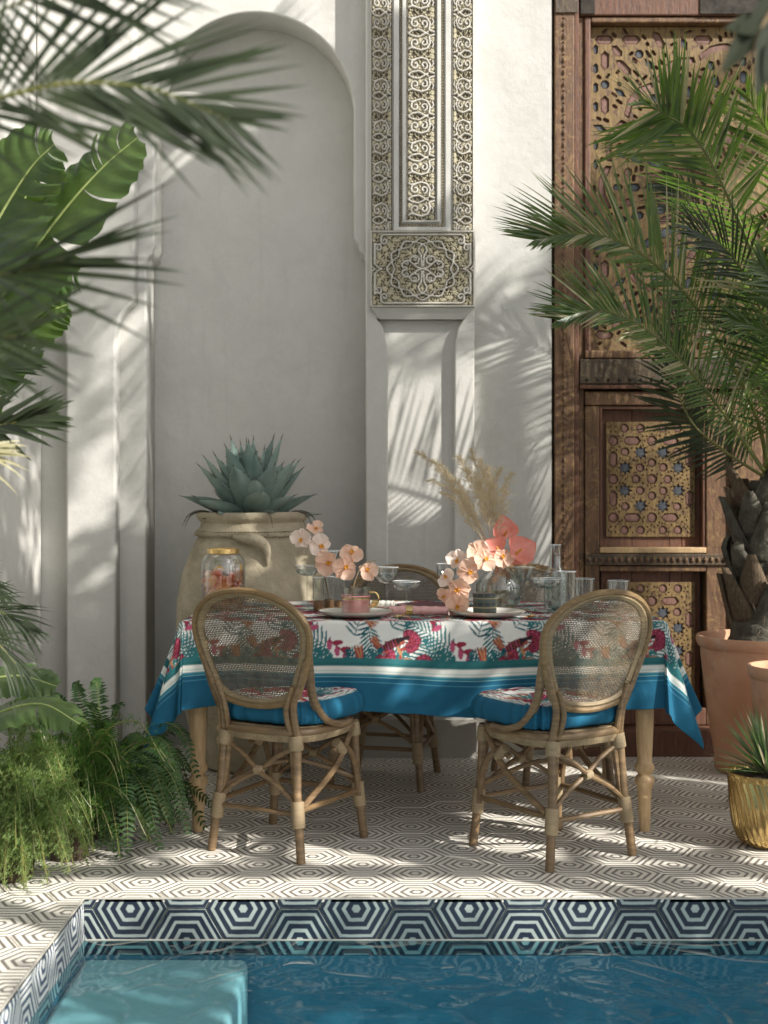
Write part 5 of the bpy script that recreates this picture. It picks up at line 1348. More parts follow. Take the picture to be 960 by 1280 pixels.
# pampas plumes
pp = thing('pampas_grass', 'dry beige pampas plumes fanning up from the globe vase', 'dried grass', (gx[0], gx[1], TT+.15))
for (ex, ey, bend, dens) in [(532, 560, -.06, 1.0), (548, 574, -.03, .8), (560, 590, -.02, .8), (578, 566, -.03, 1.1), (590, 560, 0, 1.1), (600, 572, .0, 1.0), (608, 580, .01, .9), (622, 582, .02, .8), (634, 588, .03, .6), (570, 606, -.02, .8), (612, 604, .02, .7),
        (541, 596, -.03, .6), (584, 584, .0, 1.0), (596, 596, .01, .9), (556, 612, -.02, .6), (626, 606, .03, .5)]:
    e = P(ex, ey, 4.93 + rg.uniform(-.10, .10)) - Vector((gx[0], gx[1], TT+.15)); s0 = Vector((rg.uniform(-.01, .01), 0, 0)); wob = lambda: Vector((rg.gauss(0, .006), rg.gauss(0, .006), rg.gauss(0, .006)))
    path = catmull([s0, e*.30 + Vector((0, 0, .025)), e*.55 + Vector((0, 0, .03)) + wob(), e*.78 + Vector((0, 0, .022)) + wob(), e + Vector((bend*.5, 0, -.012))], 8)
    m = MB(); m.tube(path, [.0015*(1-.7*i/len(path)) for i in range(len(path))], 5); st_ = m.obj('plume_stalk', 'dry_grass', pp)
    m = MB(); N = len(path)
    for i in range(int(N*.34), N):
        tt = (i-N*.34)/(N*.66); tg = (path[min(i+1, N-1)]-path[i-1]).normalized()
        for k in range(int(4*dens)+1):          # side branchlets, each with its own hairs
            a = rg.uniform(0, 6.28); sd = Vector((math.cos(a), math.sin(a)*.8, rg.uniform(-.3, .6))).normalized(); L = .060*math.sin(math.pi*min(1, tt*.75+.2))*rg.uniform(.4, 1.3)
            p0 = path[i].lerp(path[i-1], rg.random()); d_ = (tg*1.0 + sd*rg.uniform(.4, 1.1)).normalized(); br = [p0, p0 + d_*L*.5 + wob()*.4, p0 + d_*L + Vector((bend*.2, 0, -.25*L)) + wob()*.5]; w = .0007
            nn = d_.cross(sd).normalized()*w; m.add([br[0]-nn, br[0]+nn, br[1]+nn, br[1]-nn, br[2]], [(0, 1, 2, 3), (3, 2, 4)])
            for q in range(7):
                c = br[0].lerp(br[2], rg.uniform(.15, 1)).lerp(br[1], .3); h_ = (d_*.8 + Vector((rg.gauss(0, .6), rg.gauss(0, .6), rg.gauss(0, .5)))).normalized()*rg.uniform(.006, .016); n2 = h_.cross(Vector((.2, .9, .3))).normalized()*.0009
                m.add([c-n2, c+n2, c+h_], [(0, 1, 2)])
    o = m.obj('plume', 'dry_grass', st_, smooth=False); o['kind'] = 'stuff'
# ================================================================ PLANTS
def orient(v): return v.normalized()
def leaflet(m, p, d, up, L, w, droop, segs=5, fold=.35, twist=0, mi=0):
    """one folded blade from p along d; up gives the upper side"""
    d = d.normalized(); sd = d.cross(up); sd = sd.normalized() if sd.length > 1e-4 else Vector((1, 0, 0)); u = sd.cross(d)
    o = len(m.v); g = Vector((0, 0, -1))
    for j in range(segs+1):
        t = j/segs; c = p + d*(L*t) + g*(droop*L*t*t); ww = w*(min(1, .45+t*2.2))*(1-t**2.2) if j < segs else 0
        if j < segs: m.v += [tuple(c - sd*ww + u*ww*fold), tuple(c), tuple(c + sd*ww + u*ww*fold)]
        else: m.v.append(tuple(c))
    for j in range(segs-1):
        a = o + j*3; m.f += [(a, a+1, a+4, a+3), (a+1, a+2, a+5, a+4)]; m.m += [mi, mi]
    a = o + (segs-1)*3; e = o + segs*3; m.f += [(a, a+1, e), (a+1, a+2, e)]; m.m += [mi, mi]
def frond(parent, pts, n, L, w, normal, seed, mat='palm_leaf', r=.008, droop=.12, ang=(1.15, .45), lift=.25, t0=.12, both=(1, 1), jit=.12, Lprof=None, tipmat=None, stemmat='stem_green', name='frond', fold=.35, segs=5):
    rr_ = random.Random(seed); path = catmull(pts, 14); N = len(path)
    m = MB(); m.tube(path, [r*(1-.82*i/(N-1)) for i in range(N)], 7); st = m.obj(name, stemmat, parent)
    m = MB(); nrm = Vector(normal).normalized()
    for k in range(n):
        t = t0 + (1-t0)*k/(n-1); f = t*(N-1); i = min(int(f), N-2); p = path[i].lerp(path[i+1], f-i); tg = (path[min(i+2, N-1)]-path[max(i-1, 0)]).normalized()
        bi = tg.cross(nrm).normalized(); up = bi.cross(tg)
        prof = (Lprof(t) if Lprof else (math.sin(math.pi*min(1, (t-t0)/(1-t0)*.80+.16))**.55))
        for s_ in (-1, 1):
            if both[0 if s_ < 0 else 1] == 0: continue
            a = ang[0] + (ang[1]-ang[0])*t + rr_.gauss(0, jit*.5); d = tg*math.cos(a) + bi*(s_*math.sin(a)) + up*(lift*(1+rr_.gauss(0, .4)))
            d += Vector((rr_.gauss(0, jit*.4), rr_.gauss(0, jit*.4), rr_.gauss(0, jit*.4)))
            leaflet(m, p, d, up, L*prof*rr_.uniform(.86, 1.08)*both[0 if s_ < 0 else 1], w*rr_.uniform(.8, 1.15), droop*rr_.uniform(.3, 1.7), segs, fold, mi=(1 if tipmat and rr_.random() < .12 else 0))
    mats = [mat, tipmat] if tipmat else mat
    o = m.obj('leaflets', mats, st, smooth=False); o['kind'] = 'stuff'
    return st
# --- agave in the old clay jar -----------------------------------------------------
JX, JY = P(316, 622, 5.72).x, 5.72
s5 = JY/F
jarz = lambda py: 1.18-(py-622)*s5
prof = [(0, 0), (.20, 0), (.235, .02), (.285, .20), (.325, .45), (.335, .60), (.330, .72), (.305, .85), (.262, .965), (.240, 1.005), (.238, 1.02), (.248, 1.035), (.230, 1.05), (.226, 1.07), (.240, 1.085), (.248, 1.10), (.246, 1.113), (.232, 1.116), (.222, 1.105), (.218, 1.06), (.0, 1.06)]
clayjar = thing('clay_jar', 'huge weathered clay jar with rope band holding the agave', 'jar', (JX, JY, 0))
m = MB(); m.lathe(prof, 72)
m.v = [(x*(1+.018*mnoise.noise(Vector((x*4, y*4, z*3)))), y*(1+.018*mnoise.noise(Vector((x*4+9, y*4, z*3)))), z + .006*mnoise.noise(Vector((x*3, y*3, 5)))) for x, y, z in m.v]
m.obj('jar_body', 'clay', clayjar)
m = MB()
for i in range(110):       # twisted rope band
    a = 2*math.pi*i/110; r_ = .250; c = Vector((r_*math.cos(a), r_*math.sin(a), 1.022)); tg = Vector((-math.sin(a), math.cos(a), .9)).normalized()
    m.tube([c - tg*.011, c, c + tg*.011], [.004, .0075, .004], 6)
o = m.obj('rope_band', 'clay', clayjar)
for a_ in (rad(-80), rad(100)):
    m = MB(); dr = Vector((math.cos(a_), math.sin(a_), 0)); ax = Vector((-dr.y, dr.x, 0)); 
    pts = [dr*.250 + ax*(-.10) + Vector((0, 0, 1.015)), dr*.272 + ax*(-.05) + Vector((0, 0, 1.005)), dr*.300 + ax*.0 + Vector((0, 0, 1.0)), dr*.300 + ax*.035 + Vector((0, 0, .965)), dr*.296 + ax*.04 + Vector((0, 0, .90))]
    m.tube(catmull(pts, 6), [.008+.016*math.sin(math.pi*i/24) for i in range(25)], 10); m.obj('lug_handle', 'clay', clayjar)
m = MB(); m.lathe([(.0, .004), (.216, 0)], 40); o = m.obj('soil', 'soil', clayjar); o.location.z = 1.064
agave = thing('agave_plant', 'grey-green agave rosette with toothed leaves in the clay jar', 'agave', (JX, JY, 1.07))
ra = random.Random(21)
def agave_leaf(az, el, L, Wd, curl, parent):
    m = MB(); n, k = 14, 8; d = Vector((math.cos(az)*math.cos(el), math.sin(az)*math.cos(el), math.sin(el))); sd = Vector((-math.sin(az), math.cos(az), 0)); up = sd.cross(d) * -1
    if up.z < 0: up = -up
    base = Vector((math.cos(az)*.03, math.sin(az)*.03, .0)); rows = []
    for j in range(n+1):
        t = j/n; w = Wd*(.62+.9*t-.0*t)*(1 if t < .38 else 1)*max(.0, (1-max(0, (t-.42)/.58)**1.7)); w = max(w, Wd*.02)
        c = base + d*(L*t) + up*(-curl*L*(t*t) + .0) + Vector((0, 0, -.0)); th = .016*(1-t)+.002
        row = []
        for i in range(k+1):
            s = (i/k-.5)*2; tooth = (1 if (j % 2) else -1)*.0022*(abs(s) == 1)*(t < .92)
            row.append(c + sd*(s*w*.5 + math.copysign(tooth, s) if abs(s) == 1 else s*w*.5) + up*(w*.24*s*s))
        for i in range(k, -1, -1):
            s = (i/k-.5)*2; row.append(c + sd*(s*w*.49) + up*(w*.24*s*s - th*(1-s*s) - .002))
        rows.append(row)
    M = len(rows[0])
    for r_ in rows: m.v += [tuple(v) for v in r_]
    for j in range(n):
        for i in range(M): a = j*M+i; b = j*M+(i+1) % M; m.f.append((a, b, b+M, a+M)); m.m.append(0)
    o = m.obj('leaf', 'agave_leaf', parent)
    tip = base + d*L + up*(-curl*L); m = MB(); m.tube([tip - d*.006, tip + d*.022 - up*.004], [.0032, .0006], 6); m.obj('spine', 'dark_wood', o)
    m = MB()       # marginal teeth
    for j in range(1, n-1):
        for s in (-1, 1):
            i = 0 if s < 0 else k; v = rows[j][i]; q1 = v + sd*s*.0065 + d*.002; m.add([v - d*.004, v + d*.004, v - up*.002, q1], [(0, 1, 3), (1, 2, 3), (2, 0, 3)])
    tt = m.obj('teeth', 'dark_wood', o, smooth=False); tt['kind'] = 'stuff'
LV = [(7, .12, .26, .080, .06), (9, .48, .27, .092, .00), (9, .82, .29, .095, -.03), (8, 1.10, .32, .085, -.03), (7, 1.30, .34, .062, 0), (5, 1.45, .34, .045, 0)]
for ri, (cnt, el, L, Wd, cu) in enumerate(LV):
    for i in range(cnt):
        az = 2*math.pi*(i+.5*ri)/cnt + ra.uniform(-.32, .32) + ri*.4
        agave_leaf(az, el + ra.uniform(-.16, .16), 1.03*L*ra.uniform(.78, 1.12), 1.28*Wd*ra.uniform(.9, 1.1), cu + ra.uniform(-.04, .04), agave)
for az in (-2.9, -1.2, -.35, -.5, -2.7):      # shrivelled lower leaves drooping over the rim
    m = MB(); b = Vector((math.cos(az)*.15, math.sin(az)*.15, .01)); e = Vector((math.cos(az), math.sin(az), 0))
    m.tube(catmull([b, b + e*.07 + Vector((0, 0, .04)), b + e*.13 + Vector((0, 0, .025)), b + e*.16 + Vector((0, 0, -.025))], 5), [.010, .010, .009, .008, .007, .006, .006, .005, .005, .004, .003, .003, .002, .002, .001, .001], 6); m.obj('dead_leaf', 'trunk_bark', agave)

# --- right: terracotta pots and the palm ---------------------------------------------
def terra_pot(px, d, R, H_, label):
    x = P(px, 622, d).x; t = thing('terracotta_pot', label, 'pot', (x, d, 0), 0, 'terracotta pots on the right')
    m = MB(); m.lathe([(0, 0), (R*.66, 0), (R*.70, .012), (R*.72, .05), (R*.70, .06), (R*.78, H_*.3), (R*.87, H_*.6), (R*.93, H_*.86), (R*.935, H_-.05), (R*.97, H_-.045), (R, H_-.03), (R*1.01, H_-.014), (R*.99, H_), (R*.93, H_), (R*.90, H_-.012), (R*.88, H_-.05), (0, H_-.05)], 64)
    m.v = [(a*(1+.006*mnoise.noise(Vector((a*5, b*5, c*5)))), b*(1+.006*mnoise.noise(Vector((a*5+3, b*5, c*5)))), c) for a, b, c in m.v]
    m.obj('pot_body', 'terracotta', t); m = MB(); m.lathe([(0, .01), (R*.5, .012), (R*.89, 0)], 40); o = m.obj('soil', 'soil', t); o.location.z = H_-.045; return x
PXc = terra_pot(948, 5.60, .262, .585, 'large terracotta pot holding the palm beside the door'); 
P2x = terra_pot(990, 4.98, .165, .535, 'smaller terracotta pot cut by the right edge behind the gold planter')
palm = thing('potted_palm', 'tall feathery palm with bare leaf bases in the large terracotta pot', 'palm', (PXc, 5.60, .53))
PB = Vector((PXc, 5.60, .53))
def pl(v): return Vector(v) - PB
m = MB(); trunk = catmull([(0, 0, 0), (.01, 0, .18), (.015, -.01, .38), (.02, -.01, .56), (.03, -.02, .72)], 8)
m.tube(trunk, [.125-.055*i/len(trunk)+.006*math.sin(i*1.9) for i in range(len(trunk))], 18)
m.v = [(x*(1+.12*mnoise.noise(Vector((x*14, y*14, z*9)))), y*(1+.12*mnoise.noise(Vector((x*14+5, y*14, z*9)))), z) for x, y, z in m.v]; m.obj('trunk', 'trunk_bark', palm)
rp = random.Random(5)
for i in range(26):         # boat-shaped old leaf bases, overlapping up the trunk
    z = .02 + .60*(i/26); az = i*2.4 + rp.uniform(-.2, .2); R_ = .115-.05*z; e = Vector((math.cos(az), math.sin(az), 0)); sd = Vector((-math.sin(az), math.cos(az), 0))
    L = rp.uniform(.16, .28); m = MB(); n = 8; k = 6
    for j in range(n+1):
        t = j/n; c = e*(R_ + .075*t*t + .02*math.sin(t*3) - (.05*max(0, t-.8)/.2 if i % 3 == 0 else 0)) + Vector((0, 0, z + L*t)); w = .085*(1-.80*t**1.3)
        for q_ in range(k+1):
            s = (q_/k-.5)*2; m.v.append(tuple(c + sd*(s*w) - e*(.045*s*s*(1-t*.5)) ))
    for j in range(n):
        for q_ in range(k): a = j*(k+1)+q_; m.f.append((a, a+1, a+k+2, a+k+1)); m.m.append(0)
    o = m.obj('leaf_base', ['trunk_bark', 'palm_fibre', 'trunk_bark'][i % 3], palm); sm = o.modifiers.new('thick', 'SOLIDIFY'); sm.thickness = .008
m = MB()
for i in range(240):       # fibre mat between the bases
    az = rp.uniform(0, 6.28); z = rp.uniform(.05, .72); e = Vector((math.cos(az), math.sin(az), 0)); b = e*(.11-.05*z) + Vector((0, 0, z)); a2 = Vector((rp.gauss(0, .03), rp.gauss(0, .03), rp.uniform(-.06, .06))); m.tube([b, b+a2*.5+e*.015, b+a2], .0012, 4)
o = m.obj('fibres', 'palm_fibre', palm, smooth=False); o['kind'] = 'stuff'
D0 = 5.3
def Q(px, py, d=5.3): return pl(P(px, py, d))
crown = Q(962, 600, 5.55)
frond(palm, [crown, Q(985, 480, 5.35), Q(952, 350, 5.2), Q(905, 235, 5.05), Q(868, 170, 5.0), Q(822, 118, 4.95)][:5] + [Q(835, 145, 4.95), Q(805, 128, 4.9)], 96, .44, .0078, (-.95, -.5, .35), 1, r=.012, ang=(1.40, .75), lift=.10, droop=.03, tipmat='palm_tip', jit=.10)
frond(palm, [crown, Q(945, 520, 5.3), Q(895, 420, 5.15), Q(835, 345, 5.05), Q(770, 300, 5.0), Q(710, 293, 4.95), Q(672, 300, 4.93)], 112, .42, .0066, (-.15, -1, .45), 2, r=.010, ang=(1.25, .42), lift=.18, both=(.42, 1), droop=.05, tipmat='palm_tip', jit=.12)
frond(palm, [crown, Q(925, 545, 5.2), Q(868, 470, 5.05), Q(805, 410, 4.95), Q(745, 388, 4.9), Q(700, 400, 4.88)], 96, .34, .0060, (-.15, -1, .45), 3, r=.009, ang=(1.25, .42), lift=.18, both=(.5, 1), droop=.05, tipmat='palm_tip', jit=.12)
frond(palm, [crown, Q(1010, 470, 5.5), Q(1005, 330, 5.5), Q(975, 200, 5.4), Q(935, 120, 5.3)], 60, .44, .0082, (-.8, -.6, .2), 4, r=.011, ang=(1.2, .5), lift=.1, tipmat='palm_tip')
frond(palm, [crown, Q(975, 500, 5.2), Q(955, 400, 5.0), Q(915, 320, 4.85), Q(862, 285, 4.8)], 50, .32, .0066, (-.5, -.7, .6), 5, mat='palm_dark', r=.009, ang=(1.25, .4), lift=.2, tipmat='palm_tip')
frond(palm, [crown, Q(1000, 545, 5.2), Q(990, 470, 5.0), Q(960, 420, 4.85), Q(915, 400, 4.8)], 46, .28, .0064, (-.4, -.8, .6), 6, mat='palm_leaf', r=.008, ang=(1.25, .4), lift=.2)
frond(palm, [crown, Q(900, 560, 5.75), Q(860, 520, 5.8), Q(840, 450, 5.8), Q(850, 380, 5.8)], 50, .26, .0080, (-.6, -.6, .5), 7, mat='palm_dark', r=.008, ang=(1.25, .4), lift=.1)
frond(palm, [crown, Q(1040, 560, 5.4), Q(1090, 430, 5.4), Q(1110, 260, 5.4), Q(1090, 120, 5.4)], 50, .45, .0100, (-.3, -.9, .2), 8, r=.011)
frond(palm, [crown, Q(1060, 580, 5.2), Q(1140, 520, 5.0), Q(1230, 520, 4.9)], 44, .40, .0100, (0, -.5, 1), 9, r=.010)
frond(palm, [crown, Q(955, 480, 5.6), Q(930, 360, 5.7), Q(880, 270, 5.75), Q(835, 230, 5.8)], 40, .32, .0066, (-.6, -.7, .4), 10, mat='palm_dark', r=.010)
frond(palm, [crown, Q(990, 520, 5.1), Q(1000, 440, 4.9), Q(985, 370, 4.8), Q(950, 330, 4.75)], 46, .30, .0085, (-.4, -.8, .5), 12, mat='palm_leaf', r=.009)

# gold planter and its spiky plant
gX = P(960, 622, 4.40).x
gp = thing('gold_planter', 'hammered gold metal planter with slanting flutes on the tiles', 'planter', (gX, 4.40, 0))
m = MB(); n = 192; prof = [(0, .002), (.060, .002), (.085, .008), (.108, .032), (.122, .075), (.130, .14), (.134, .20), (.136, .245), (.137, .252), (.132, .252), (.130, .2), (.12, .08), (0, .06)]
pp_ = []
for a, b in zip(prof[:-1], prof[1:]): pp_ += [(a[0]+(b[0]-a[0])*i/4, a[1]+(b[1]-a[1])*i/4) for i in range(4)]
pp_.append(prof[-1])
for (r_, z) in pp_:
    for i in range(n):
        a = 2*math.pi*i/n; f = .0065*abs(math.sin(a*16 + z*26 + .4*math.sin(z*30)))*(1 if .02 < z < .235 and r_ > .09 else 0)*-1; m.v.append(((r_+f)*math.cos(a), (r_+f)*math.sin(a), z))
for j in range(len(pp_)-1):
    for i in range(n): m.f.append((j*n+i, j*n+(i+1) % n, (j+1)*n+(i+1) % n, (j+1)*n+i)); m.m.append(0)
m.obj('planter_body', 'gold', gp, angle=70)
m = MB(); m.lathe([(0, .01), (.129, 0)], 30); o = m.obj('soil', 'soil', gp); o.location.z = .235
yp = thing('spiky_yucca', 'small spiky rosette of stiff pale-edged leaves in the gold planter', 'plant', (gX, 4.40, .24))
ry = random.Random(3)
for i in range(150):
    az = ry.uniform(0, 6.28); el = ry.uniform(.05, 1.45)**.8; d = Vector((math.cos(az)*math.cos(el), math.sin(az)*math.cos(el), math.sin(el)+.05)); m = MB()
    leaflet(m, d*.02, d, Vector((0, 0, 1)) if el < 1.3 else Vector((1, 0, 0)), ry.uniform(.17, .26), .0052, .05, 4, .5); m.obj('leaf', ry.choice(['yucca_leaf', 'yucca_leaf', 'palm_leaf', 'dry_grass']) if i % 3 == 0 else 'yucca_leaf', yp, smooth=False)

# --- left: banana leaves -----------------------------------------------------------------
def banana_leaf(parent, pts, Wd, normal, seed, tears=8, fold=.25, mat='banana_leaf', wprof=None, gap=.10, droop=.06):
    """broad blade split in strips along its veins"""
    rb = random.Random(seed); path = catmull(pts, 12); N = len(path); nrm = Vector(normal).normalized()
    m = MB(); m.tube(path, [.010*(1-.85*i/(N-1)) for i in range(N)], 7); st = m.obj('leaf', 'banana_rib', parent)
    m = MB()
    for s_ in (-1, 1):
        cuts = sorted([rb.uniform(.15, .97) for _ in range(tears)]); edges = [.06] + cuts + [1.0]
        for a, b in zip(edges[:-1], edges[1:]):
            if b-a < .015: continue
            lift = rb.uniform(-.10, .14); K = max(3, int((b-a)*N*1.2)); J = 7; dr = rb.uniform(.3, 1.6)*droop; o = len(m.v)
            for k in range(K+1):
                t = a + (b-a)*k/K; f = t*(N-1); i = min(int(f), N-2); p = path[i].lerp(path[i+1], f-i); tg = (path[min(i+2, N-1)]-path[max(i-1, 0)]).normalized(); bi = tg.cross(nrm).normalized()*s_; up = nrm
                w = Wd*(wprof(t) if wprof else math.sin(math.pi*min(1, max(.03, t*.93+.04)))**.6)
                kk = k/K; notch = 1 - gap*abs(kk-.5)*2*rb.uniform(.2, 1)
                for j in range(J+1):
                    q_ = j/J; wav = .006*math.sin(t*90+s_)*q_
                    c = p + (bi*(1-.12*q_) + tg*.42*q_)*(w*q_*notch) + up*((fold+lift)*w*q_ - (fold+.1)*.8*w*q_*q_ + wav) + Vector((0, 0, -dr*w*q_*q_*1.5)) + tg*((kk-.5)*-.012*q_)
                    m.v.append(tuple(c))
            for k in range(K):
                for j in range(J): x = o+k*(J+1)+j; m.f.append((x, x+1, x+J+2, x+J+1)); m.m.append(0)
    m.obj('blade', mat, st)
    return st
mottled('banana_rib', (.22, .28, .08), (.36, .42, .16), 12, .5)
t = NT('banana_leaf'); co_ = t.coord(); wv = t.noise(7, 4, .6); st_ = t.noise(16, 3, .6, stretch=(.4, 1, 2.2))
c_ = t.mix(t.math('MULTIPLY', st_, .9), (.025, .055, .018), (.10, .155, .055)); c_ = t.mix(.4, c_, t.ramp(wv, [(.3, (.03, .07, .02)), (.7, (.14, .2, .06))]))
t.set(Base_Color=c_, Roughness=.36); t.bump(st_, .5, .006)
tr = t.new('ShaderNodeBsdfTranslucent'); t.l.new(t.mix(1.0, c_, (2.0, 2.2, .6), 'MULTIPLY'), tr.inputs[0]); mx_ = t.new('ShaderNodeMixShader'); mx_.inputs[0].default_value = .38
t.l.new(t.b.outputs[0], mx_.inputs[1]); t.l.new(tr.outputs[0], mx_.inputs[2]); t.l.new(mx_.outputs[0], t.out.inputs[0]); MATS['banana_leaf'] = t.m
bx0 = P(-210, 622, 4.3).x
ban = thing('banana_plant', 'banana plant with split paddle leaves rising at the left edge', 'banana plant', (bx0, 4.3, 0))
BB = Vector((bx0, 4.3, 0))
def B_(px, py, d=3.9): return P(px, py, d) - BB
m = MB(); m.tube(catmull([(0, 0, 0), (.02, 0, .7), (.0, -.05, 1.5), (.03, -.1, 2.0)], 6), [.07-.0022*i for i in range(19)], 14); m.obj('trunk', 'banana_rib', ban)
banana_leaf(ban, [B_(-70, 620, 4.1), B_(-40, 460, 3.9), B_(10, 360, 3.8), B_(75, 270, 3.72), B_(128, 210, 3.68), B_(172, 172, 3.66)], .20, (-.30, -.85, .42), 4, 9, .10, gap=.035, droop=.10)
banana_leaf(ban, [B_(-90, 520, 4.0), B_(-60, 400, 3.9), B_(-10, 290, 3.8), B_(35, 215, 3.75), B_(68, 180, 3.72)], .20, (-.15, -.85, .45), 9, 4, .25, gap=.05, droop=.02)
banana_leaf(ban, [B_(-80, 480, 4.2), B_(-40, 420, 4.1), B_(10, 365, 4.05), B_(60, 345, 4.0), B_(98, 340, 3.98)], .15, (-.1, -.8, .6), 14, 8, .1, gap=.06, droop=.15)
banana_leaf(ban, [B_(-60, 560, 4.0), B_(-30, 440, 3.95), B_(5, 330, 3.9), B_(30, 250, 3.88), B_(62, 205, 3.86)], .15, (.1, -.8, .55), 27, 5, .15, gap=.05, droop=.05)
banana_leaf(ban, [B_(-60, 640, 4.1), B_(-30, 520, 4.05), B_(10, 440, 4.0), B_(55, 395, 4.0), B_(85, 380, 4.0)], .13, (-.2, -.8, .5), 29, 6, .1, gap=.08, droop=.1)
banana_leaf(ban, [B_(-90, 990, 4.1), B_(-60, 930, 4.05), B_(-10, 895, 4.0), B_(50, 880, 3.98), B_(100, 905, 3.95)], .13, (.1, -.35, .93), 17, 4, .15, gap=.1, droop=.10)
banana_leaf(ban, [B_(-80, 900, 4.3), B_(-40, 860, 4.25), B_(20, 845, 4.2), B_(72, 858, 4.18)], .10, (.1, -.5, .85), 19, 3, .15, gap=.1, droop=.10)
banana_leaf(ban, [B_(-100, 560, 4.1), B_(-160, 400, 4.0), B_(-190, 200, 3.9), B_(-170, 40, 3.9)], .17, (.5, -.8, .3), 23, 6, .15, gap=.1, droop=.05)

# --- left: near, out-of-focus palm fronds -----------------------------------------------------
npx = thing('foreground_palm', 'blurred palm fronds reaching in from the upper left corner', 'palm', (-1.45, 2.35, 0))
NB = Vector((-1.45, 2.35, 0))
def N_(px, py, d): return P(px, py, d) - NB
m = MB(); m.tube(catmull([(0, 0, 0), (.03, 0, .8), (0, 0, 1.6), (.05, 0, 2.0)], 6), [.06-.001*i for i in range(19)], 12); m.obj('trunk', 'trunk_bark', npx)
nc = Vector((.05, 0, 2.0))
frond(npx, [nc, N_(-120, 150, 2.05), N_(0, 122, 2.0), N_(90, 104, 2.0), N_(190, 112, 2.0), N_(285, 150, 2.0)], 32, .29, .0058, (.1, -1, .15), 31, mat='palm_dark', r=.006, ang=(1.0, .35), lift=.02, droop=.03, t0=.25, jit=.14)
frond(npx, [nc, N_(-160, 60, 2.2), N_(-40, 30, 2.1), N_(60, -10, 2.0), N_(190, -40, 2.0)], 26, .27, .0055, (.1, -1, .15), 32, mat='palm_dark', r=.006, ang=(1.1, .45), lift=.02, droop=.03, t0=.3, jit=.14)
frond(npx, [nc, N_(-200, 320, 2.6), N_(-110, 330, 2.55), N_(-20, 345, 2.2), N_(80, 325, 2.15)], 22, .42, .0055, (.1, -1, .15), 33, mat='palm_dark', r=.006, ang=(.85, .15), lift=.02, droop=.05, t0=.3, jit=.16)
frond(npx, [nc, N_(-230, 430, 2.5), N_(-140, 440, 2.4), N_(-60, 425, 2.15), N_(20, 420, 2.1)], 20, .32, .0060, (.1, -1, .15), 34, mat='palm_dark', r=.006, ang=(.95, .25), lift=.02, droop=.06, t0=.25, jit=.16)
# mid-distance stiff fan of leaflets, pale edged
fan = thing('cycad_palm', 'stiff dark palm fan with pale dying leaflets at mid left', 'palm', (-1.55, 3.4, 0)); FB = Vector((-1.55, 3.4, 0))
def F_(px, py, d): return P(px, py, d) - FB
m = MB(); m.tube(catmull([(0, 0, 0), (0, 0, .6), (.02, 0, 1.15)], 6), .055, 12); m.obj('trunk', 'trunk_bark', fan)
fc = Vector((.02, 0, 1.15))
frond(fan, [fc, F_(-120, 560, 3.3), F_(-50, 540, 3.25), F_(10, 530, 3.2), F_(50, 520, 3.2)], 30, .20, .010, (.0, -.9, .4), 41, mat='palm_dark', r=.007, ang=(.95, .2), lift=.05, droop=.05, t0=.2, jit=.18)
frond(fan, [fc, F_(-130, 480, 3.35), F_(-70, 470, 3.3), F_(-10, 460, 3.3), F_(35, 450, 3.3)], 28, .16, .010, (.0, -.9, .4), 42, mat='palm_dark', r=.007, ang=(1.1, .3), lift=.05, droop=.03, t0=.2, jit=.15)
frond(fan, [fc, F_(-110, 600, 3.2), F_(-60, 575, 3.1), F_(-20, 565, 3.1)], 14, .19, .0075, (.0, -.8, .5), 43, mat='palm_tip', r=.005, ang=(.9, .1), lift=.0, droop=.35, t0=.4, jit=.2)
low = thing('slender_palm', 'slender thin-leaved palm fronds low on the left edge', 'palm', (-1.42, 3.9, 0)); LB = Vector((-1.42, 3.9, 0))
def L_(px, py, d): return P(px, py, d) - LB
m = MB(); m.tube(catmull([(0, 0, 0), (0, 0, .4), (.02, 0, .7)], 6), .03, 10); m.obj('trunk', 'trunk_bark', low); lc = Vector((.02, 0, .7))
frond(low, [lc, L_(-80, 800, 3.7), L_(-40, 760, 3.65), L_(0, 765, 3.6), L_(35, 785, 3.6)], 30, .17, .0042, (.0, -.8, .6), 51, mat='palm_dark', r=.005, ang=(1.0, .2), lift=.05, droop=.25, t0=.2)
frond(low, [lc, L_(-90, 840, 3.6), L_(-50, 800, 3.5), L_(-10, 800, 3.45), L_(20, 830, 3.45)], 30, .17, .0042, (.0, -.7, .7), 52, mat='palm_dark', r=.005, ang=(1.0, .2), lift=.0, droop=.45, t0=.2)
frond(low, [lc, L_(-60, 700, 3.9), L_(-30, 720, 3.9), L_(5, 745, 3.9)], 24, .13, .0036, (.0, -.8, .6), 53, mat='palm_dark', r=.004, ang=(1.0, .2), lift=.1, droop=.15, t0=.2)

# --- ferns --------------------------------------------------------------------------------
fern = thing('boston_fern', 'dark green arching fern spreading over the tiles beside the table leg', 'fern', (P(125, 622, 4.55).x, 4.55, 0)); E0 = Vector(fern.location)
rf_ = random.Random(77)
m = MB(); m.lathe([(0, 0), (.08, 0), (.09, .05), (.06, .09), (0, .11)], 24); m.obj('root_mound', 'soil', fern)
def fern_frond(tip, h, seed, L=.045, n=34):
    b = Vector((rf_.uniform(-.07, .07), rf_.uniform(-.07, .07), .08)); tip = Vector(tip); mid = b.lerp(tip, .5) + Vector((0, 0, h)); q3 = b.lerp(tip, .8) + Vector((0, 0, h*.75))
    frond(fern, [b, b.lerp(mid, .5) + Vector((0, 0, h*.25)), mid, q3, tip], n, L, .0065, (.05, -.25, 1), seed, mat='fern_leaf', r=.0028, ang=(1.45, 1.2), lift=.05, droop=.25, t0=.12, jit=.12, segs=2, fold=.15)
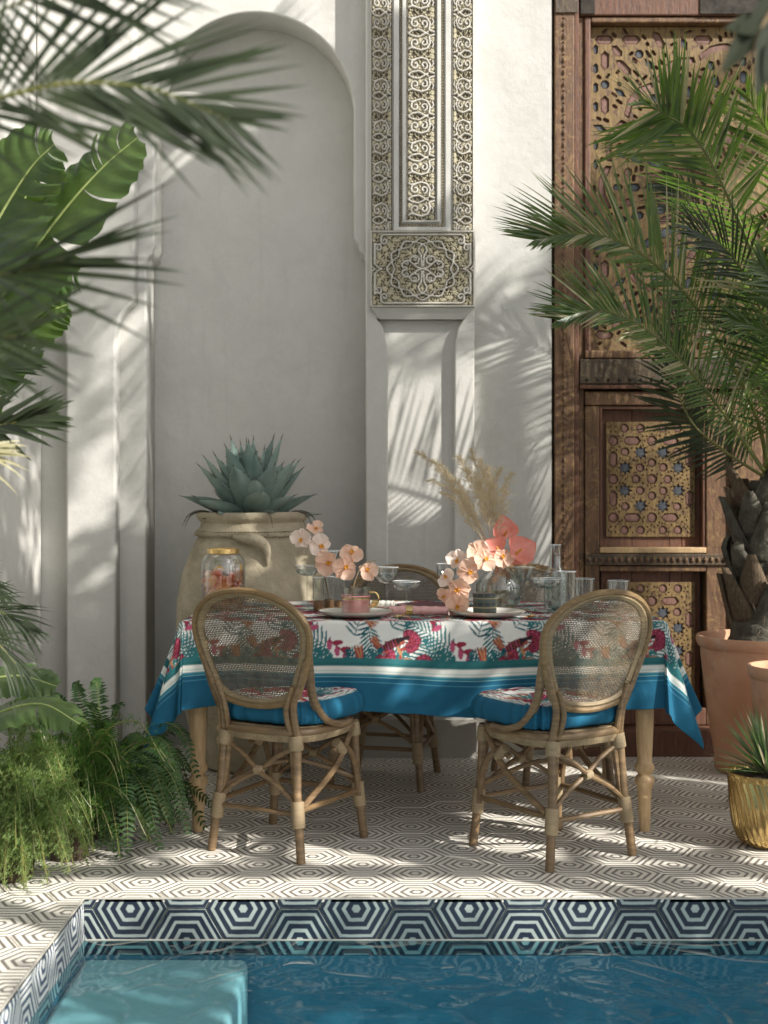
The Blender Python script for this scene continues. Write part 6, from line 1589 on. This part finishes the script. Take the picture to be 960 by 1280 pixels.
for i in range(95):
    a = rf_.uniform(-2.6, .9) if i < 50 else rf_.uniform(-3.14, 3.14); R_ = rf_.uniform(.20, .43); z = rf_.choice([rf_.uniform(.01, .12), rf_.uniform(.05, .25)])
    fern_frond((R_*math.cos(a), R_*math.sin(a)*.8, z), rf_.uniform(.10, .24), 200+i, rf_.uniform(.035, .055))
for i, (px, py, d) in enumerate([(118, 850, 4.5), (92, 855, 4.6), (150, 882, 4.4), (175, 925, 4.35), (230, 1000, 4.3), (225, 975, 4.4), (235, 1040, 4.15), (200, 1060, 4.1), (60, 870, 4.6), (140, 905, 4.3), (108, 880, 4.3), (210, 1020, 4.2), (160, 1062, 4.08)]):
    fern_frond(P(px, py, d) - E0, .10 if py < 930 else .2, 300+i, .042, 40)
asp = thing('asparagus_fern', 'pale green feathery asparagus fern spilling over the pool corner', 'fern', (P(15, 622, 4.02).x, 4.02, 0)); A0 = Vector(asp.location)
m = MB(); m.lathe([(0, 0), (.06, 0), (.07, .05), (.05, .09), (0, .11)], 24); m.obj('root_mound', 'soil', asp)
def asp_spray(parent, org, tip, h, n, mat):
    tip = Vector(tip); b = Vector(org); path = catmull([b, b.lerp(tip, .4) + Vector((0, 0, h)), b.lerp(tip, .75) + Vector((0, 0, h*.9)), tip], 8); N = len(path)
    m = MB(); m.tube(path, .0018, 4); st = m.obj('spray', 'stem_green', parent); m = MB()
    for k in range(n):
        t = .18 + .82*k/n; f = t*(N-1); i = min(int(f), N-2); p = path[i].lerp(path[i+1], f-i)
        sd = Vector((rf_.gauss(0, 1), rf_.gauss(0, 1), rf_.gauss(.1, .8))).normalized(); L = rf_.uniform(.025, .075)*(1.1-.6*t); q1 = p + sd*L; w = .0010
        nn = sd.cross(Vector((0, 0, 1)))
        nn = (nn.normalized() if nn.length > .01 else Vector((1, 0, 0)))*w*.6
        m.add([p-nn, p+nn, q1], [(0, 1, 2)])
        for c_i in range(7):
            c = p.lerp(q1, rf_.uniform(.25, 1)); 
            for _ in range(2):
                e = Vector((rf_.gauss(0, 1), rf_.gauss(0, 1), rf_.gauss(0, 1))).normalized()*rf_.uniform(.006, .013); s2 = e.cross(Vector((.3, .5, .8))).normalized()*w; m.add([c-s2, c+s2, c+e], [(0, 1, 2)])
    o = m.obj('needles', mat, st, smooth=False); o['kind'] = 'stuff'
for i in range(190):
    a = rf_.uniform(-3.1, .8) if i < 120 else rf_.uniform(-2.8, -.3); R_ = rf_.uniform(.06, .27); z = rf_.uniform(.01, .32) if i < 120 else rf_.uniform(.005, .10)
    asp_spray(asp, (rf_.uniform(-.06, .06), rf_.uniform(-.06, .06), .09), (R_*math.cos(a), R_*math.sin(a)*.55, z), rf_.uniform(.10, .20), 60, 'asparagus_leaf')
for i, (px, py, d) in enumerate([(30, 935, 4.0), (60, 960, 3.98), (10, 920, 4.0), (75, 1010, 3.92), (78, 1060, 3.86), (60, 1105, 3.84), (30, 1112, 3.83), (5, 1110, 3.84), (88, 1090, 3.9), (45, 1000, 3.86), (20, 1060, 3.84), (70, 1040, 3.9)]):
    asp_spray(asp, (0, 0, .09), P(px, py, d) - A0, .14, 80, 'asparagus_leaf')
mid = thing('foxtail_fern', 'mid green soft asparagus fern between the pale spray and the dark fern', 'fern', (P(85, 622, 4.25).x, 4.25, 0)); M0 = Vector(mid.location)
m = MB(); m.lathe([(0, 0), (.06, 0), (.07, .05), (.05, .09), (0, .11)], 24); m.obj('root_mound', 'soil', mid)
leafm('foxtail_leaf', (.045, .11, .025), (.11, .2, .05), .35, .6, .3)
for i in range(110):
    a = rf_.uniform(-3.14, 3.14); R_ = rf_.uniform(.06, .36); z = rf_.uniform(.02, .34)
    asp_spray(mid, (rf_.uniform(-.06, .06), rf_.uniform(-.06, .06), .09), (R_*math.cos(a), R_*math.sin(a)*.6, z), rf_.uniform(.10, .22), 60, 'foxtail_leaf')
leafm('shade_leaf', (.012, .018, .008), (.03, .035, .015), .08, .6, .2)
# dark near leaf at the upper right corner, out of focus
tr_ = thing('overhanging_branch', 'dark blurred leafy branch hanging into the upper right corner', 'branch', P(1120, -200, 2.0)); TB = Vector(tr_.location)
m = MB(); m.tube(catmull([(0, 0, 0), P(1020, -60, 2.0)-TB, P(960, 20, 2.0)-TB, P(935, 80, 2.0)-TB], 6), [.008-.0003*i for i in range(19)], 7); m.obj('twig', 'twig', tr_)
for i, (px, py, qx_, qy_, L) in enumerate([(955, 20, 900, 90, .13), (965, 30, 945, 120, .12), (950, 30, 905, 35, .07), (970, 0, 925, 60, .10), (990, 30, 990, 130, .14), (975, 50, 955, 105, .10), (960, -20, 905, -10, .1)]):
    m = MB(); a, b = P(px, py, 2.0)-TB, P(qx_, qy_, 2.0)-TB; leaflet(m, a, b-a, Vector((.3, -1, .3)), (b-a).length, .022, .03, 7, .2); m.obj('leaf', 'shade_leaf', tr_, smooth=False)
# ================================================================ OUT-OF-FRAME BLOCKERS ADDED TO THROW THE SHADE
# unseen pillar and leafy pergolas, added right of the pool to block the sun
pil_ = thing('shade_pillar', 'unseen square pillar added right of the terrace to shade the niche', 'pillar', (2.70, 4.00, 0))
m = MB(); m.box(-.15, .15, -.15, .15, -.012, 5.6); me = m.mesh('shaft', 'plaster', False); bevel_mesh(me, .02); link('shaft', me, pil_)
m = MB(); m.box(-.17, .17, -.17, .17, -.0121, .17); m.obj('skirting', 'plaster_grey', pil_, smooth=False)
def pergola(x0, x1, y0, y1, z, holes, label, seed, dens=430, cat='pergola', gapth=.20):
    t = thing('shade_pergola', label, cat, (x1, (y0+y1)/2, 0), 0); O = Vector(t.location)
    rr_ = random.Random(seed)
    for sx in (x0+.05, x1-.05):
        for sy in (y0+.05, y1-.05):
            if seed == 61 and sx < x0+.1 and sy > y0+.1: sx = x0+.85
            m = MB(); m.box(sx-O.x-.045, sx-O.x+.045, sy-O.y-.045, sy-O.y+.045, -.012, z-.06); m.obj('post', 'dark_wood', t, smooth=False)
    for sy in (y0+.05, y1-.05)[:1 if seed == 61 else 2]: m = MB(); m.box(x0-O.x, x1-O.x, sy-O.y-.04, sy-O.y+.04, z-.0599, z+.02); m.obj('beam', 'dark_wood', t, smooth=False)
    k = int((x1-x0)/.45)
    for i in range(k+1):
        x = x0 + (x1-x0)*i/k - O.x; m = MB(); m.box(x-.02, x+.02, y0-O.y, y1-O.y, z+.021, z+.07); m.obj('rafter', 'dark_wood', t, smooth=False)
    m = MB(); n = int(dens*(x1-x0)*(y1-y0))
    for i in range(n):
        x, y = rr_.uniform(x0, x1), rr_.uniform(y0, y1); zz_ = z + rr_.uniform(.07, .20)
        xs, ys = x - (zz_-z)/.807, y + .779*(zz_-z)
        if mnoise.noise(Vector((xs*1.5+seed, ys*3.6, 0))) + .5*mnoise.noise(Vector((xs*4+seed, ys*7, 3))) > gapth: continue
        if any(((xs-hx_)/ha)**2 + ((ys-hy_)/hb)**2 < 1 for hx_, hy_, ha, hb in holes): continue
        a = rr_.uniform(0, 6.28); d = Vector((math.cos(a), math.sin(a), rr_.uniform(-.5, .3))); leaflet(m, Vector((x, y, zz_))-O, d, Vector((rr_.gauss(0, .4), rr_.gauss(0, .4), 1)), rr_.uniform(.09, .17), rr_.uniform(.02, .035), .2, 3, .1)
    o = m.obj('vine_foliage', 'fern_leaf', t, smooth=False); o['kind'] = 'stuff'
    return t
def hole(x, y, z, zp, a, b): return (x + (zp-z)/.807, y - .779*(zp-z), a*1.2 + .06, b*1.2 + .06)  # leaf gap placed along the sun ray so a chosen spot stays lit
Z1 = 3.0
H1 = [hole(.66, 4.17, .60, Z1, .14, .09), hole(-.24, 4.50, .50, Z1, .16, .08), hole(.40, 4.50, .50, Z1, .13, .07), hole(.36, 4.36, 0, Z1, .24, .05), hole(.78, 4.46, 0, Z1, .20, .05), hole(1.05, 4.50, .55, Z1, .10, .16),
      hole(.62, 4.62, 0, Z1, .34, .07), hole(-.45, 4.35, 0, Z1, .25, .05), hole(.1, 4.15, 0, Z1, .3, .03), hole(1.2, 4.20, 0, Z1, .2, .035), hole(.2, 4.9, .8, Z1, .22, .12), hole(1.30, 4.40, .15, Z1, .10, .10), hole(-.95, 4.0, .2, Z1, .3, .10), hole(.62, 4.92, .95, Z1, .16, .12),
      hole(-.35, 4.62, .56, Z1, .25, .03), hole(.5, 4.53, .5, Z1, .06, .06)]
pergola(1.95, 4.9, 1.72, 3.15, Z1, H1, 'unseen leafy pergola added beside the pool to dapple the table with shade', 61)
pergola(3.0, 6.0, .62, 1.36, 3.0, [], 'unseen leafy pergola bay added to shade the pool face', 63, 420, gapth=.12)
Z2 = 3.6
pergola(2.05, 3.9, 2.95, 3.95, Z2, [hole(-.6, 5.45, .95, Z2, .22, .14), hole(1.5, 5.35, .4, Z2, .2, .12)], 'unseen higher pergola added to shade the foot of the left wall', 62, 420, gapth=.35)

# unseen tall palm, added so its crown streaks the pilaster and wall with shade
tp = thing('tall_shade_palm', 'unseen tall palm added beyond the pillar to streak the wall with shade', 'palm', (4.7, 3.35, 0))
m = MB(); m.tube(catmull([(0, 0, 0), (.05, 0, 1.8), (.02, .03, 3.6), (0, 0, 5.1)], 8), [.09-.001*i for i in range(25)], 16); m.obj('trunk', 'trunk_bark', tp)
rt = random.Random(12)
for i in range(7):
    az = i*2.4 + rt.uniform(-.3, .3); el = rt.uniform(-.2, 1.0); e = Vector((math.cos(az), math.sin(az), 0)); L = rt.uniform(1.2, 1.6); c0 = Vector((0, 0, 5.1))
    frond(tp, [c0, c0 + e*L*.35*math.cos(el) + Vector((0, 0, L*.35*math.sin(el)+.12)), c0 + e*L*.72*math.cos(el) + Vector((0, 0, L*.55*math.sin(el)+.10)), c0 + e*L + Vector((0, 0, L*.4*math.sin(el)-.30))], 44, .38, .014, (0, 0, 1), 500+i, mat='palm_dark', r=.014, ang=(1.2, .5), lift=.05, droop=.2, segs=3)

lp = thing('leaning_shade_palm', 'unseen palm added above the terrace, its fronds shading the left wall', 'palm', (2.45, 4.10, 0)); LO = Vector(lp.location)  # out-of-view palm, placed for its frond shadows on the left wall
m = MB(); m.tube(catmull([(0, 0, 0), (.02, 0, 1.6), (-.1, .02, 3.2), (-.65, .15, 4.35)], 8), [.07-.001*i for i in range(25)], 14); m.obj('trunk', 'trunk_bark', lp)
for i, (tx, ty, tz) in enumerate([(1.0, 4.0, 4.0), (1.2, 3.6, 3.9), (1.0, 4.5, 4.5), (2.4, 3.8, 4.0), (1.5, 4.6, 5.0), (1.9, 3.5, 4.7), (.9, 4.2, 4.9)]):
    c0 = Vector((-.65, .15, 4.35)); e = Vector((tx, ty, tz)) - LO; frond(lp, [c0, c0.lerp(e, .35) + Vector((0, 0, .20)), c0.lerp(e, .7) + Vector((0, 0, .18)), e], 34, .34, .012, (0, -.5, 1), 700+i, mat='palm_dark', r=.012, ang=(1.1, .5), lift=.05, droop=.15, segs=3)

# unseen broad-leaved tree, added above the pool pergola to shade the return wall
st_ = thing('added_shade_tree', 'unseen leafy tree added above the pergola to shade the left return wall', 'tree', (3.55, 2.25, 0))
m = MB(); m.tube(catmull([(0, 0, 0), (.03, .02, 1.6), (-.05, 0, 3.2), (-.20, .05, 4.6)], 8), [.10-.0025*i for i in range(25)], 14); m.obj('trunk', 'trunk_bark', st_)
rs = random.Random(31); m = MB()
for i in range(14):
    a = rs.uniform(0, 6.28); m.tube(catmull([(-.08, 0, 3.4 + .08*i), (-.15 + .3*math.cos(a), .3*math.sin(a), 3.8 + .1*i), (-.2 + .62*math.cos(a), .55*math.sin(a), 4.1 + .13*i)], 4), [.03-.003*k for k in range(9)], 6)
m.obj('limbs', 'trunk_bark', st_)
m = MB()
cl_ = [(rs.gauss(0, .30), rs.gauss(0, .26), rs.uniform(-1.25, 1.35)) for _ in range(60)]
for cx, cy, cz in cl_:
    for k in range(75):
        v = Vector((-.2 + cx + rs.gauss(0, .13), .05 + cy + rs.gauss(0, .13), 5.0 + cz + rs.gauss(0, .13))); a = rs.uniform(0, 6.28)
        leaflet(m, v, Vector((math.cos(a), math.sin(a), rs.uniform(-.7, .4))), Vector((rs.gauss(0, .5), rs.gauss(0, .5), 1)), rs.uniform(.07, .12), rs.uniform(.018, .03), .2, 3, .15)
o = m.obj('crown', 'fern_leaf', st_, smooth=False)
